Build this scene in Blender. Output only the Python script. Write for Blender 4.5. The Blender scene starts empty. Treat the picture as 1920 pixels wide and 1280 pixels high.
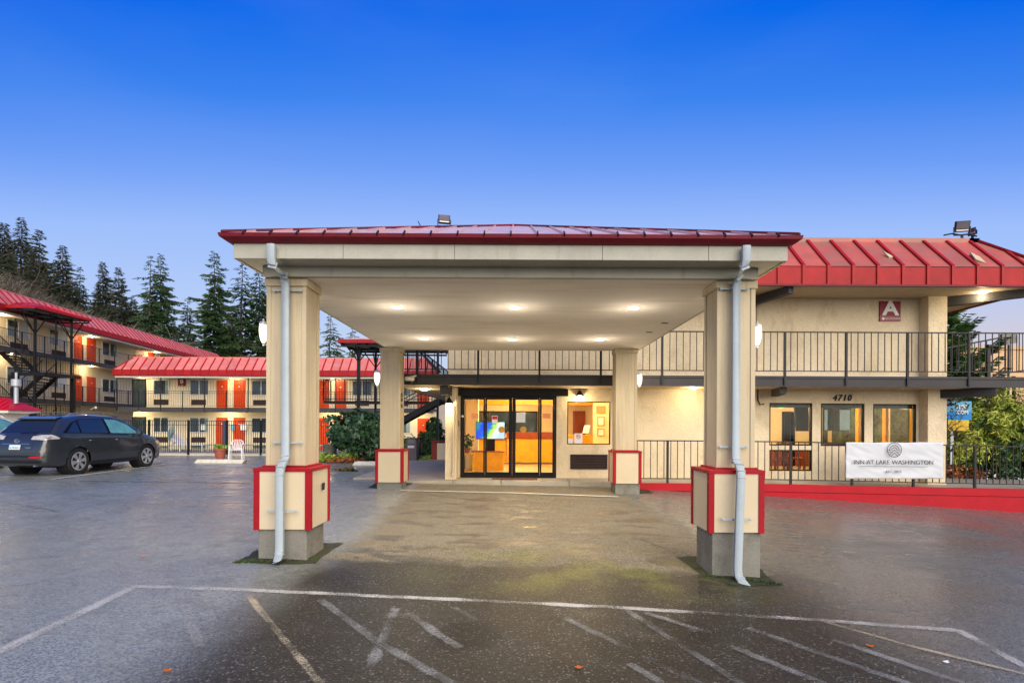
import bpy, bmesh, math, random
from mathutils import Vector, Matrix
from mathutils.bvhtree import BVHTree
from mathutils import noise as mnoise
R = math.radians
random.seed(7)
scene = bpy.context.scene
C = scene.collection

# ------------------------------------------------------------------ camera
cam_d = bpy.data.cameras.new('camera'); cam = bpy.data.objects.new('camera', cam_d); C.objects.link(cam)
cam_d.sensor_width = 36; cam_d.lens = 1025 / 1920 * 36
cam_d.shift_x = -8 / 1920; cam_d.shift_y = 155 / 1920
cam_d.clip_start = 0.1; cam_d.clip_end = 3000
EYE = 1.65
cam.matrix_world = Matrix.Translation((0, 0, EYE)) @ Matrix.Rotation(R(90), 4, 'X') @ Matrix.Rotation(0.005, 4, 'Z')
scene.camera = cam

# ------------------------------------------------------------------ sky
world = bpy.data.worlds.new('World'); scene.world = world; world.use_nodes = True
nt = world.node_tree; nt.nodes.clear()
def N(t, typ, **kw):
    n = t.nodes.new(typ)
    for k, v in kw.items(): setattr(n, k, v)
    return n
def L(t, a, b): t.links.new(a, b)
geo = N(nt, 'ShaderNodeTexCoord'); sep = N(nt, 'ShaderNodeSeparateXYZ'); L(nt, geo.outputs['Generated'], sep.inputs[0])
ramp = N(nt, 'ShaderNodeValToRGB'); 
def wm(op, a, b_):
    n = N(nt, 'ShaderNodeMath', operation=op)
    for i, v in enumerate((a, b_)):
        if v is None: continue
        if isinstance(v, (int, float)): n.inputs[i].default_value = v
        else: L(nt, v, n.inputs[i])
    return n.outputs[0]
xx, yy, zz = [wm('MULTIPLY', sep.outputs[k], sep.outputs[k]) for k in 'XYZ']
L(nt, wm('DIVIDE', sep.outputs['Z'], wm('SQRT', wm('ADD', wm('ADD', zz, yy), wm('MULTIPLY', xx, .12)), None)), ramp.inputs[0])
SKY = [(0.0, (0.62, 0.67, 0.76)), (0.13, (0.56, 0.67, 0.88)), (0.22, (0.46, 0.61, 0.95)), (0.33, (0.34, 0.52, 0.97)),
       (0.42, (0.16, 0.35, 0.93)), (0.51, (0.045, 0.23, 0.87)), (0.60, (0.003, 0.145, 0.82)), (0.75, (0.003, 0.09, 0.6)), (1.0, (0.004, 0.06, 0.42))]
cr = ramp.color_ramp
while len(cr.elements) < len(SKY): cr.elements.new(0.5)
for e, (p, c) in zip(cr.elements, SKY): e.position = p; e.color = (*c, 1)
# warm afterglow low on the right-hand horizon
az = N(nt, 'ShaderNodeMath', operation='MULTIPLY_ADD'); L(nt, sep.outputs['X'], az.inputs[0]); az.inputs[1].default_value = 1.2; az.inputs[2].default_value = -0.1
lowm = N(nt, 'ShaderNodeMapRange'); L(nt, sep.outputs['Z'], lowm.inputs[0]); lowm.inputs[1].default_value = 0.22; lowm.inputs[2].default_value = 0.02
mm = N(nt, 'ShaderNodeMath', operation='MULTIPLY', use_clamp=True); L(nt, az.outputs[0], mm.inputs[0]); L(nt, lowm.outputs[0], mm.inputs[1])
mx = N(nt, 'ShaderNodeMix', data_type='RGBA'); L(nt, mm.outputs[0], mx.inputs[0]); L(nt, ramp.outputs[0], mx.inputs[6]); mx.inputs[7].default_value = (0.85, 0.55, 0.38, 1)
wn = N(nt, 'ShaderNodeTexNoise'); wn.inputs['Scale'].default_value = 1.6; wn.inputs['Detail'].default_value = 5; wn.inputs['Distortion'].default_value = .6
wmap = N(nt, 'ShaderNodeMapping'); wmap.inputs['Scale'].default_value = (1, 1, 4.5); wmap.inputs['Rotation'].default_value = (0, .2, 0); L(nt, geo.outputs['Generated'], wmap.inputs[0]); L(nt, wmap.outputs[0], wn.inputs['Vector'])
wr = N(nt, 'ShaderNodeMapRange'); L(nt, wn.outputs['Fac'], wr.inputs[0]); wr.inputs[1].default_value = .42; wr.inputs[2].default_value = .75; wr.inputs[4].default_value = .05
wx = N(nt, 'ShaderNodeMix', data_type='RGBA'); L(nt, wr.outputs[0], wx.inputs[0]); L(nt, mx.outputs[2], wx.inputs[6]); wx.inputs[7].default_value = (0.50, 0.62, 0.92, 1)
bg = N(nt, 'ShaderNodeBackground'); L(nt, wx.outputs[2], bg.inputs[0])
out = N(nt, 'ShaderNodeOutputWorld'); L(nt, bg.outputs[0], out.inputs[0])
EXPO = 1.85
LAMP = 0.46
bg.inputs[1].default_value = 1.0 / 2 ** EXPO

sun_d = bpy.data.lights.new('sun', 'SUN'); sun = bpy.data.objects.new('sun', sun_d); C.objects.link(sun)
sun_d.energy = 1.5; sun_d.angle = R(70); sun_d.color = (1.0, 0.91, 0.74)
sun.rotation_euler = (R(60), 0, R(24)); sun.location = (-10, -20, 30)
sun.location = (0, -30, 40)

vs = scene.view_settings
vs.view_transform = 'Standard'; vs.look = 'None'; vs.gamma = 1; vs.use_curve_mapping = False; vs.exposure = EXPO
scene.render.engine = 'CYCLES'
scene.cycles.use_denoising = True
scene.cycles.max_bounces = 6; scene.cycles.diffuse_bounces = 3; scene.cycles.glossy_bounces = 3
scene.cycles.transmission_bounces = 4; scene.cycles.transparent_max_bounces = 10
scene.cycles.sample_clamp_indirect = 4
scene.cycles.caustics_reflective = False; scene.cycles.caustics_refractive = False

# ------------------------------------------------------------------ measuring helpers (photo pixels at a known depth -> metres)
TH = 0.005
def P(px, py, Y):
    u, v = px - 968, py - 795
    uu, vv = u + v * TH, v - u * TH
    return Vector((uu / 1025 * Y, Y, EYE - vv / 1025 * Y))
def PX(px, Y, py=795): return P(px, py, Y).x
def PZ(py, Y, px=968): return P(px, py, Y).z

GX = [-120, -30, -4.2, -2.8, 2.9, 7, 12.6, 30, 120]
GR = {-30: [0.05, .05, .04, .0, -.19, -.36, -.62, -1.2, -2],
      6.7: [0.05, .05, .04, .0, -.19, -.36, -.62, -1.2, -2],
      13.6: [.12, .12, .15, .15, .07, -.14, -.47, -1.1, -2],
      20: [.12, .12, .12, .12, .07, -.14, -.5, -1.1, -2],
      38: [.0, .0, .0, .0, 0, -.1, -.4, -1, -2],
      400: [.0, .0, .0, .0, 0, -.1, -.4, -1, -2]}
def _li(xs, ys, x):
    if x <= xs[0]: return ys[0]
    for i in range(1, len(xs)):
        if x <= xs[i]:
            t = (x - xs[i-1]) / (xs[i] - xs[i-1]); return ys[i-1] * (1-t) + ys[i] * t
    return ys[-1]
def ground(x, y):
    ks = sorted(GR)
    return _li(ks, [_li(GX, GR[k], x) for k in ks], y)
def G(px, py):
    Y = 5.0
    for _ in range(60):
        p = P(px, py, Y); g = ground(p.x, Y)
        slope = (EYE - p.z) / Y
        Y = 0.5 * Y + 0.5 * (EYE - g) / max(slope, 1e-4)
    p = P(px, py, Y); return Vector((p.x, p.y, ground(p.x, p.y)))

# ------------------------------------------------------------------ materials
MATS = {}
def mat(name, col, rough=0.7, var=0.12, vscale=1.5, bump=0.0, bscale=60, metal=0.0, spec=0.22, rnd=0.0, coat=0.0, stain=None, fine=0.0, emit=None, estr=0):
    m = bpy.data.materials.new(name); m.use_nodes = True; t = m.node_tree; b = t.nodes['Principled BSDF']
    b.inputs['Roughness'].default_value = rough; b.inputs['Metallic'].default_value = metal
    b.inputs['Specular IOR Level'].default_value = spec
    if coat: b.inputs['Coat Weight'].default_value = coat; b.inputs['Coat Roughness'].default_value = 0.06
    g = N(t, 'ShaderNodeNewGeometry')
    last = None
    hs = N(t, 'ShaderNodeHueSaturation'); hs.inputs['Color'].default_value = (*col, 1)
    nz = N(t, 'ShaderNodeTexNoise'); nz.inputs['Scale'].default_value = vscale; nz.inputs['Detail'].default_value = 7; nz.inputs['Roughness'].default_value = 0.65
    L(t, g.outputs['Position'], nz.inputs['Vector'])
    mr = N(t, 'ShaderNodeMapRange'); L(t, nz.outputs['Fac'], mr.inputs[0]); mr.inputs[1].default_value = 0.3; mr.inputs[2].default_value = 0.7
    mr.inputs[3].default_value = 1 - var; mr.inputs[4].default_value = 1 + var
    v = mr.outputs[0]
    if fine:
        n2 = N(t, 'ShaderNodeTexNoise'); n2.inputs['Scale'].default_value = 45; n2.inputs['Detail'].default_value = 3; L(t, g.outputs['Position'], n2.inputs['Vector'])
        m2 = N(t, 'ShaderNodeMapRange'); L(t, n2.outputs['Fac'], m2.inputs[0]); m2.inputs[1].default_value = .3; m2.inputs[2].default_value = .7; m2.inputs[3].default_value = 1 - fine; m2.inputs[4].default_value = 1 + fine
        mu = N(t, 'ShaderNodeMath', operation='MULTIPLY'); L(t, v, mu.inputs[0]); L(t, m2.outputs[0], mu.inputs[1]); v = mu.outputs[0]
    if rnd:
        oi = N(t, 'ShaderNodeObjectInfo'); m3 = N(t, 'ShaderNodeMapRange'); L(t, oi.outputs['Random'], m3.inputs[0]); m3.inputs[3].default_value = 1 - rnd; m3.inputs[4].default_value = 1 + rnd
        mu = N(t, 'ShaderNodeMath', operation='MULTIPLY'); L(t, v, mu.inputs[0]); L(t, m3.outputs[0], mu.inputs[1]); v = mu.outputs[0]
    L(t, v, hs.inputs['Value']); col_out = hs.outputs[0]
    if stain:   # (colour, scale vector, threshold)
        sc, svec, thr = stain
        mp = N(t, 'ShaderNodeMapping'); mp.inputs['Scale'].default_value = svec; L(t, g.outputs['Position'], mp.inputs[0])
        n3 = N(t, 'ShaderNodeTexNoise'); n3.inputs['Scale'].default_value = 1; n3.inputs['Detail'].default_value = 8; n3.inputs['Roughness'].default_value = .7; L(t, mp.outputs[0], n3.inputs['Vector'])
        m4 = N(t, 'ShaderNodeMapRange'); L(t, n3.outputs['Fac'], m4.inputs[0]); m4.inputs[1].default_value = thr; m4.inputs[2].default_value = thr + .2; m4.inputs[4].default_value = .75
        mix = N(t, 'ShaderNodeMix', data_type='RGBA'); L(t, m4.outputs[0], mix.inputs[0]); L(t, col_out, mix.inputs[6]); mix.inputs[7].default_value = (*sc, 1); col_out = mix.outputs[2]
    L(t, col_out, b.inputs['Base Color'])
    if bump:
        nb = N(t, 'ShaderNodeTexNoise'); nb.inputs['Scale'].default_value = bscale; nb.inputs['Detail'].default_value = 4; L(t, g.outputs['Position'], nb.inputs['Vector'])
        bp = N(t, 'ShaderNodeBump'); bp.inputs['Strength'].default_value = bump; bp.inputs['Distance'].default_value = 0.02; L(t, nb.outputs['Fac'], bp.inputs['Height']); L(t, bp.outputs[0], b.inputs['Normal'])
    if emit: b.inputs['Emission Color'].default_value = (*emit, 1); b.inputs['Emission Strength'].default_value = estr
    MATS[name] = m; return m

stucco = mat('stucco', (0.70, 0.575, 0.39), 0.9, 0.12, 0.8, bump=0.9, bscale=16, fine=.10, stain=((0.46, 0.36, 0.22), (2.2, 2.2, 1.1), .52))
stucco_far = mat('stucco_far', (0.72, 0.60, 0.41), 0.9, 0.08, 0.5, bump=0.2, bscale=15, stain=((0.45, 0.35, 0.22), (1.2, 1.2, .5), .6))
siding = mat('cream_siding', (0.52, 0.43, 0.285), 0.75, 0.05, 1.2, bump=0.15, bscale=90, fine=.03, stain=((0.36, 0.28, 0.18), (9, 9, 0.5), .50))
siding_panel = mat('cream_panel', (0.58, 0.48, 0.325), 0.7, 0.04, 2, bump=0.1, bscale=120, fine=.02)
fascia_m = mat('weathered_beige_fascia', (0.40, 0.385, 0.32), 0.75, 0.10, 2, stain=((0.26, 0.24, 0.19), (7, 7, .6), .56), fine=.04)
ceiling_m = mat('canopy_ceiling', (0.80, 0.745, 0.65), 0.9, 0.06, 0.7, fine=.02, stain=((0.62, 0.52, 0.40), (.5, 3.5, 1), .50))
red_trim = mat('red_trim_paint', (0.30, 0.003, 0.010), 0.6, 0.12, 4, fine=.05, spec=.25)
red_gutter = mat('dark_red_gutter', (0.14, 0.003, 0.012), 0.55, 0.2, 3, fine=.04, spec=.3)
red_roof = mat('faded_red_roof_metal', (0.60, 0.16, 0.14), 0.42, 0.16, 1.3, rnd=.14, spec=.6, stain=((0.50, 0.27, 0.22), (1.6, 1.6, 1.6), .5))
red_roof_dirty = mat('stained_red_roof_metal', (0.42, 0.085, 0.06), 0.5, 0.2, 1.6, rnd=.12, spec=.6, stain=((0.20, 0.12, 0.09), (1.5, 1.5, 2.4), .46))
canopy_roof_m = mat('chalky_red_roof_metal', (0.62, 0.38, 0.35), 0.32, 0.15, 1.2, rnd=.08, spec=.8, stain=((0.62, 0.56, 0.52), (2, 2, 2), .48))
red_seam = mat('red_seam_metal', (0.32, 0.007, 0.010), 0.5, 0.15, 3, spec=.25)
red_fascia = mat('red_roof_fascia', (0.33, 0.010, 0.012), 0.55, 0.18, 3, spec=.25, rnd=.08, stain=((0.20, 0.03, 0.03), (6, 6, 1), .6))
red_kerb = mat('red_kerb_paint', (0.38, 0.005, 0.013), 0.55, 0.10, 3, bump=.2, bscale=30, fine=.05, stain=((0.30, 0.01, 0.02), (2, 2, 6), .63))
concrete = mat('concrete', (0.20, 0.19, 0.16), 0.85, 0.16, 2.5, bump=.35, bscale=50, fine=.08, stain=((0.09, 0.085, 0.045), (3, 3, 2), .50))
side_conc = mat('sidewalk_concrete', (0.38, 0.34, 0.27), 0.6, 0.14, 1.6, bump=.2, bscale=70, fine=.06, stain=((0.20, 0.16, 0.11), (2, 2, 2), .56))
black_steel = mat('black_steel', (0.006, 0.006, 0.007), 0.5, 0.15, 5, spec=.25)
rail_m = mat('railing_charcoal', (0.014, 0.013, 0.016), 0.5, 0.12, 5, spec=.3)
beam_m = mat('dark_grey_beam', (0.050, 0.046, 0.046), 0.7, 0.12, 2, spec=.3, stain=((0.05, 0.045, 0.04), (1, 1, 8), .6))
soffit_m = mat('tan_soffit', (0.52, 0.40, 0.26), 0.85, 0.08, 1.4)
downspout_m = mat('pale_blue_downspout', (0.36, 0.41, 0.43), 0.45, 0.07, 5, fine=.03, stain=((0.32, 0.34, 0.33), (8, 8, 2), .62))
door_red = mat('orange_red_door', (0.56, 0.055, 0.006), 0.45, 0.06, 2)
frame_black = mat('black_aluminium', (0.003, 0.0025, 0.003), 0.5, 0.1, 3, spec=.2)
frame_white = mat('white_frame', (0.62, 0.60, 0.55), 0.5, 0.05, 3)
white_paint = mat('white_plaster_trim', (0.72, 0.66, 0.54), 0.6, 0.08, 3)
dark_pane = mat('dark_window_glass', (0.03, 0.045, 0.05), 0.06, 0.3, 1.2, spec=1.0)
curtain_m = mat('pale_teal_curtain', (0.22, 0.30, 0.29), 0.8, 0.2, 6)
curtain_w = mat('pale_curtain', (0.45, 0.50, 0.55), 0.7, 0.1, 6)
ac_m = mat('brown_ac_louvre', (0.055, 0.035, 0.032), 0.6, 0.15, 8)
brass = mat('brass_knob', (0.5, 0.35, 0.12), 0.3, 0.05, 8, metal=1)
white_plastic = mat('white_plastic', (0.72, 0.70, 0.69), 0.4, 0.04, 4)
terracotta = mat('terracotta', (0.40, 0.11, 0.07), 0.8, 0.15, 6, bump=.2)
wood_counter = mat('orange_wood', (0.85, 0.40, 0.025), 0.4, 0.15, 5)
wood_dark = mat('reddish_wood', (0.28, 0.06, 0.02), 0.35, 0.15, 5)
room_wall = mat('warm_room_wall', (0.82, 0.66, 0.42), 0.8, 0.05, 2)
room_floor = mat('tan_tiles', (0.60, 0.42, 0.24), 0.35, 0.10, 3)
room_ceil = mat('room_ceiling', (0.80, 0.68, 0.50), 0.9, 0.04, 2)
dark_mat = mat('near_black', (0.015, 0.015, 0.018), 0.5, 0.1, 3)
mulch_m = mat('bark_mulch', (0.075, 0.038, 0.028), 0.95, 0.5, 14, bump=1, bscale=40)
grass_m = mat('low_green', (0.07, 0.13, 0.02), 0.85, 0.5, 6, bump=1, bscale=40)
moss_m = mat('wet_moss_soil', (0.045, 0.042, 0.024), 0.8, 0.45, 9, bump=.8, bscale=50, stain=((0.045, 0.085, 0.012), (5, 5, 5), .48))
hill_m = mat('dark_hillside', (0.022, 0.026, 0.014), 0.95, 0.4, 0.6, bump=1, bscale=3)
bark_m = mat('bark', (0.085, 0.065, 0.050), 0.9, 0.25, 6)
bark_pale = mat('pale_bark', (0.20, 0.17, 0.13), 0.9, 0.25, 6)
brush_m = mat('dry_twigs', (0.16, 0.135, 0.10), 0.9, 0.25, 2)
grey_bin = mat('plum_grey_plastic', (0.11, 0.09, 0.10), 0.5, 0.1, 5)
pool_m = mat('pool_water', (0.02, 0.20, 0.12), 0.08, 0.1, 1)
pink_m = mat('beige_render_far', (0.62, 0.40, 0.22), 0.9, 0.08, .5, stain=((0.45, 0.28, 0.14), (1.5, 1.5, .7), .55))
black_text = mat('black_lettering', (0.008, 0.008, 0.010), 0.5, 0, 3)
grey_text = mat('grey_lettering', (0.12, 0.12, 0.14), 0.5, 0, 3)
white_text = mat('white_lettering', (0.75, 0.73, 0.70), 0.5, 0, 3)
banner_m = mat('white_banner', (0.56, 0.57, 0.59), 0.45, 0.03, 3)
sign_red = mat('sign_dark_red', (0.22, 0.008, 0.02), 0.4, 0.05, 3)
sign_pink = mat('sign_faded_red', (0.34, 0.07, 0.09), 0.4, 0.05, 3)
blue_m = mat('sign_blue', (0.02, 0.22, 0.55), 0.5, 0.1, 3)
teal_m = mat('sign_light_blue', (0.12, 0.36, 0.55), 0.5, 0.1, 3)
orange_leaf = mat('orange_leaf', (0.50, 0.12, 0.02), 0.7, 0.2, 9)
paper = mat('white_paper', (0.75, 0.75, 0.78), 0.7, 0.02, 3)
orange_paper = mat('orange_notice', (0.75, 0.28, 0.15), 0.6, 0.1, 20)
gold = mat('gold_sticker', (0.55, 0.27, 0.03), 0.4, 0.1, 8)
metal_grey = mat('galvanised', (0.42, 0.44, 0.46), 0.4, 0.12, 5, metal=.3)
car_paint = mat('dark_blue_grey_paint', (0.019, 0.023, 0.027), 0.3, 0.04, 2, spec=.5, coat=1.0)
car_silver = mat('white_car_paint', (0.55, 0.56, 0.57), 0.3, 0.03, 2, coat=1.0)
car_glass = mat('dark_tinted_glass', (0.012, 0.016, 0.020), 0.05, 0.05, 2, spec=1.0)
car_glass_clear = mat('greenish_glass', (0.10, 0.28, 0.26), 0.06, 0.25, 3, spec=1.0)
rubber = mat('tyre_rubber', (0.018, 0.018, 0.018), 0.85, 0.15, 9)
alloy = mat('alloy_wheel', (0.55, 0.56, 0.58), 0.3, 0.05, 6, metal=.7)
chrome = mat('chrome', (0.75, 0.76, 0.78), 0.12, 0.02, 6, metal=1)
lamp_clear = mat('clear_tail_lamp', (0.42, 0.40, 0.38), 0.15, 0.35, 22, spec=1)
lamp_red = mat('red_reflector', (0.45, 0.01, 0.02), 0.2, 0.1, 12)
rail_metal = mat('dull_rail_metal', (.16, .17, .18), .5, .1, 5)
brick_red = mat('red_brown_wall_end', (0.28, 0.045, 0.035), .8, .2, 6)

def leafmat(name, c1, c2, rough=.6):
    m = bpy.data.materials.new(name); m.use_nodes = True; t = m.node_tree; b = t.nodes['Principled BSDF']
    b.inputs['Roughness'].default_value = rough; b.inputs['Specular IOR Level'].default_value = .35
    g = N(t, 'ShaderNodeNewGeometry')
    nz = N(t, 'ShaderNodeTexNoise'); nz.inputs['Scale'].default_value = 1.1; nz.inputs['Detail'].default_value = 3; L(t, g.outputs['Position'], nz.inputs['Vector'])
    ad = N(t, 'ShaderNodeMath', operation='MULTIPLY_ADD'); L(t, g.outputs['Random Per Island'], ad.inputs[0]); ad.inputs[1].default_value = .8; L(t, nz.outputs['Fac'], ad.inputs[2])
    mr = N(t, 'ShaderNodeMapRange'); L(t, ad.outputs[0], mr.inputs[0]); mr.inputs[1].default_value = .4; mr.inputs[2].default_value = 1.3
    mix = N(t, 'ShaderNodeMix', data_type='RGBA'); L(t, mr.outputs[0], mix.inputs[0]); mix.inputs[6].default_value = (*c1, 1); mix.inputs[7].default_value = (*c2, 1)
    L(t, mix.outputs[2], b.inputs['Base Color'])
    return m
fir_leaf = leafmat('fir_needles', (0.012, 0.030, 0.014), (0.045, 0.085, 0.035))
fir_dull = leafmat('dull_fir_needles', (0.020, 0.032, 0.018), (0.085, 0.095, 0.055))  # lightened: distance haze put into the needle colour
cedar_leaf = leafmat('cedar_needles', (0.018, 0.048, 0.018), (0.07, 0.135, 0.04))
camellia = leafmat('glossy_dark_leaves', (0.012, 0.035, 0.016), (0.06, 0.13, 0.05), .35)
bamboo_leaf = leafmat('bamboo_leaves', (0.18, 0.27, 0.02), (0.58, 0.60, 0.10), .6)
hedge_leaf = leafmat('arborvitae_leaves', (0.012, 0.045, 0.012), (0.05, 0.12, 0.03))
fern_leaf = leafmat('bright_green_leaves', (0.08, 0.18, 0.02), (0.30, 0.42, 0.05))
litter_leaf = leafmat('russet_leaves', (0.18, 0.04, 0.012), (0.40, 0.12, 0.03))

def emis(name, col, s):
    m = bpy.data.materials.new(name); m.use_nodes = True; t = m.node_tree; t.nodes.clear()
    e = N(t, 'ShaderNodeEmission'); e.inputs[0].default_value = (*col, 1); e.inputs[1].default_value = s
    o = N(t, 'ShaderNodeOutputMaterial'); L(t, e.outputs[0], o.inputs[0]); return m
glow = emis('lamp_glow', (1.0, 0.90, 0.70), 5)
glow_soft = emis('sconce_glass_glow', (1.0, 0.88, 0.66), .8)
green_glow = emis('exit_sign_glow', (0.1, 0.9, 0.2), .8)
# glass that is really see-through with a sky reflection
def glassmat(name, tint, refl):
    m = bpy.data.materials.new(name); m.use_nodes = True; t = m.node_tree; t.nodes.clear()
    tr = N(t, 'ShaderNodeBsdfTransparent'); tr.inputs[0].default_value = (*tint, 1)
    gl = N(t, 'ShaderNodeBsdfGlossy'); gl.inputs['Roughness'].default_value = .02
    lw = N(t, 'ShaderNodeLayerWeight'); lw.inputs[0].default_value = refl
    mx_ = N(t, 'ShaderNodeMixShader'); L(t, lw.outputs['Fresnel'], mx_.inputs[0]); L(t, tr.outputs[0], mx_.inputs[1]); L(t, gl.outputs[0], mx_.inputs[2])
    o = N(t, 'ShaderNodeOutputMaterial'); L(t, mx_.outputs[0], o.inputs[0]); return m
glass = glassmat('clear_glass', (.93, .95, .93), .10)
glass2 = glassmat('window_glass', (.85, .9, .88), .16)

# asphalt: wet outside, drier and tan beneath the canopy
def asphalt_mat():
    m = bpy.data.materials.new('wet_asphalt'); m.use_nodes = True; t = m.node_tree; b = t.nodes['Principled BSDF']
    g = N(t, 'ShaderNodeNewGeometry'); pos = g.outputs['Position']
    def noise(sc, det=4, vec=None, rough=.6):
        n = N(t, 'ShaderNodeTexNoise'); n.inputs['Scale'].default_value = sc; n.inputs['Detail'].default_value = det; n.inputs['Roughness'].default_value = rough
        L(t, vec or pos, n.inputs['Vector']); return n.outputs['Fac']
    def M(op, a, b_=None, c=None, clamp=False):
        n = N(t, 'ShaderNodeMath', operation=op, use_clamp=clamp)
        for i, v in enumerate((a, b_, c)):
            if v is None: continue
            if hasattr(v, 'is_output') or not isinstance(v, (int, float)): L(t, v, n.inputs[i])
            else: n.inputs[i].default_value = v
        return n.outputs[0]
    def MR(v, a, b_, c=0, d=1):
        n = N(t, 'ShaderNodeMapRange'); L(t, v, n.inputs[0])
        for i, q in enumerate((a, b_, c, d)): n.inputs[i+1].default_value = q
        n.interpolation_type = 'SMOOTHSTEP'; return n.outputs[0]
    def MIX(f, a, c):
        n = N(t, 'ShaderNodeMix', data_type='RGBA')
        L(t, f, n.inputs[0])
        for i, v in ((6, a), (7, c)):
            if isinstance(v, tuple): n.inputs[i].default_value = (*v, 1)
            else: L(t, v, n.inputs[i])
        return n.outputs[2]
    s = N(t, 'ShaderNodeSeparateXYZ'); L(t, pos, s.inputs[0]); X, Y = s.outputs[0], s.outputs[1]
    big = noise(.55, 5); med = noise(2.2, 6); mp = N(t, 'ShaderNodeMapping'); mp.inputs['Scale'].default_value = (.6, 1.7, 1); L(t, pos, mp.inputs[0])
    streak = noise(1.6, 7, mp.outputs[0], .65)
    wob = M('MULTIPLY_ADD', med, 1.4, -.7)
    # dry rectangle beneath the canopy (dist to edges, metres)
    xr = M('SUBTRACT', M('MULTIPLY_ADD', Y, -.12, 4.1), X)      # right edge
    xl = M('SUBTRACT', X, M('MULTIPLY_ADD', Y, -.03, -2.15))
    yf = M('SUBTRACT', Y, 6.65); yb = M('SUBTRACT', 13.75, Y)
    d = M('MINIMUM', M('MINIMUM', xr, xl), M('MINIMUM', yf, yb))
    dry = MR(M('ADD', d, M('MULTIPLY', wob, .6)), -.12, .25)
    spots = MR(M('ADD', M('MULTIPLY', streak, .75), M('MULTIPLY', med, .25)), .508, .545)          # damp marks within the dry area
    spots = M('MULTIPLY', spots, MR(Y, 13.4, 11.5))
    dry = M('MULTIPLY', dry, M('SUBTRACT', 1.0, M('MULTIPLY', spots, .85)))
    # central dark band in front of the canopy
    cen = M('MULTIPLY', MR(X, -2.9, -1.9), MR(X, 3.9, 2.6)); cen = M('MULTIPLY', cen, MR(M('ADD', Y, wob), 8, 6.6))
    # aggregate speckle
    vo = N(t, 'ShaderNodeTexVoronoi'); vo.inputs['Scale'].default_value = 85; L(t, pos, vo.inputs['Vector'])
    sepc = N(t, 'ShaderNodeSeparateColor'); L(t, vo.outputs['Color'], sepc.inputs[0])
    grain = MR(sepc.outputs[0], 0.0, 1.0, .60, 1.40)
    fleck = MR(sepc.outputs[1], .93, .98)
    refl_mix = MR(X, -2.5, 4.0)
    wetcol = MIX(refl_mix, MIX(big, (.20, .212, .19), (.26, .272, .245)), MIX(big, (.105, .108, .095), (.155, .158, .142)))  # left paler, right darker: sky and wall reflections painted into the base
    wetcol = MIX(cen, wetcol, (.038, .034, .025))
    wetcol = MIX(M('MULTIPLY', MR(M('ADD', M('MULTIPLY', med, .6), M('MULTIPLY', big, .4)), .51, .60), .28), wetcol, (.062, .062, .056))
    dk = None
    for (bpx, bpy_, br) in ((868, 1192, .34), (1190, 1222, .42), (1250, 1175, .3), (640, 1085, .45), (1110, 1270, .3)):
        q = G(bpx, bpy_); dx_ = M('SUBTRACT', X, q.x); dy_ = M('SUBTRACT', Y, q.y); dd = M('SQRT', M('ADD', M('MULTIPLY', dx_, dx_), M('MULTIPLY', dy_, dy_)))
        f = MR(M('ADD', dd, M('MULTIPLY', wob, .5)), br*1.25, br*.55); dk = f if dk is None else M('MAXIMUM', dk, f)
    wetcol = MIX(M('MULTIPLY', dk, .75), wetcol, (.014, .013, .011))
    drycol = MIX(med, (.165, .14, .098), (.235, .205, .15))
    wetcol = MIX(M('MULTIPLY', spots, MR(d, .0, .5)), wetcol, (.070, .056, .036))
    col = MIX(dry, wetcol, drycol)
    # algae
    alg = M('MULTIPLY', M('MULTIPLY', MR(Y, 5.2, 6.3), MR(Y, 8.4, 6.7)), M('MULTIPLY', MR(X, -1.6, .3), MR(X, 3.2, 2.0)))
    alg = M('MULTIPLY', alg, MR(noise(1.3, 5), .42, .62)); col = MIX(M('MULTIPLY', alg, .55), col, (.16, .165, .035))
    # rust blush by the red kerb
    ru = M('MULTIPLY', MR(X, 3.0, 4.4), MR(X, 8, 5)); ru = M('MULTIPLY', ru, MR(noise(.9, 5), .5, .68)); col = MIX(M('MULTIPLY', ru, .18), col, (.17, .085, .05))
    vm = N(t, 'ShaderNodeVectorMath', operation='SCALE'); L(t, col, vm.inputs[0]); L(t, grain, vm.inputs['Scale'])
    vo2 = N(t, 'ShaderNodeTexVoronoi'); vo2.inputs['Scale'].default_value = 38; L(t, pos, vo2.inputs['Vector'])
    sp2 = N(t, 'ShaderNodeSeparateColor'); L(t, vo2.outputs['Color'], sp2.inputs[0])
    near = M('MULTIPLY', MR(sp2.outputs[0], .86, .93), MR(vo2.outputs['Distance'], .5, .25))
    col2 = MIX(M('MULTIPLY', fleck, .35), vm.outputs[0], (.42, .40, .36))
    col2 = MIX(M('MULTIPLY', M('MULTIPLY', near, .45), MR(med, .40, .62)), col2, (.45, .42, .36))
    drk = M('MULTIPLY', MR(sp2.outputs[1], .8, .95), MR(vo2.outputs['Distance'], .6, .3)); col2 = MIX(M('MULTIPLY', drk, .35), col2, (.04, .038, .035))
    L(t, col2, b.inputs['Base Color'])
    rw = MR(M('ADD', M('MULTIPLY', big, .5), M('MULTIPLY', streak, .5)), .40, .64, .17, .42)
    pud = M('MULTIPLY', MR(streak, .60, .68), MR(big, .45, .55))
    rw = M('MULTIPLY', rw, M('SUBTRACT', 1.0, M('MULTIPLY', pud, .8)))
    rr = N(t, 'ShaderNodeMix', data_type='FLOAT'); L(t, dry, rr.inputs[0]); L(t, rw, rr.inputs[2]); rr.inputs[3].default_value = .88
    L(t, M('MAXIMUM', rr.outputs[0], M('MULTIPLY', cen, .42)), b.inputs['Roughness'])
    b.inputs['IOR'].default_value = 1.5
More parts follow.
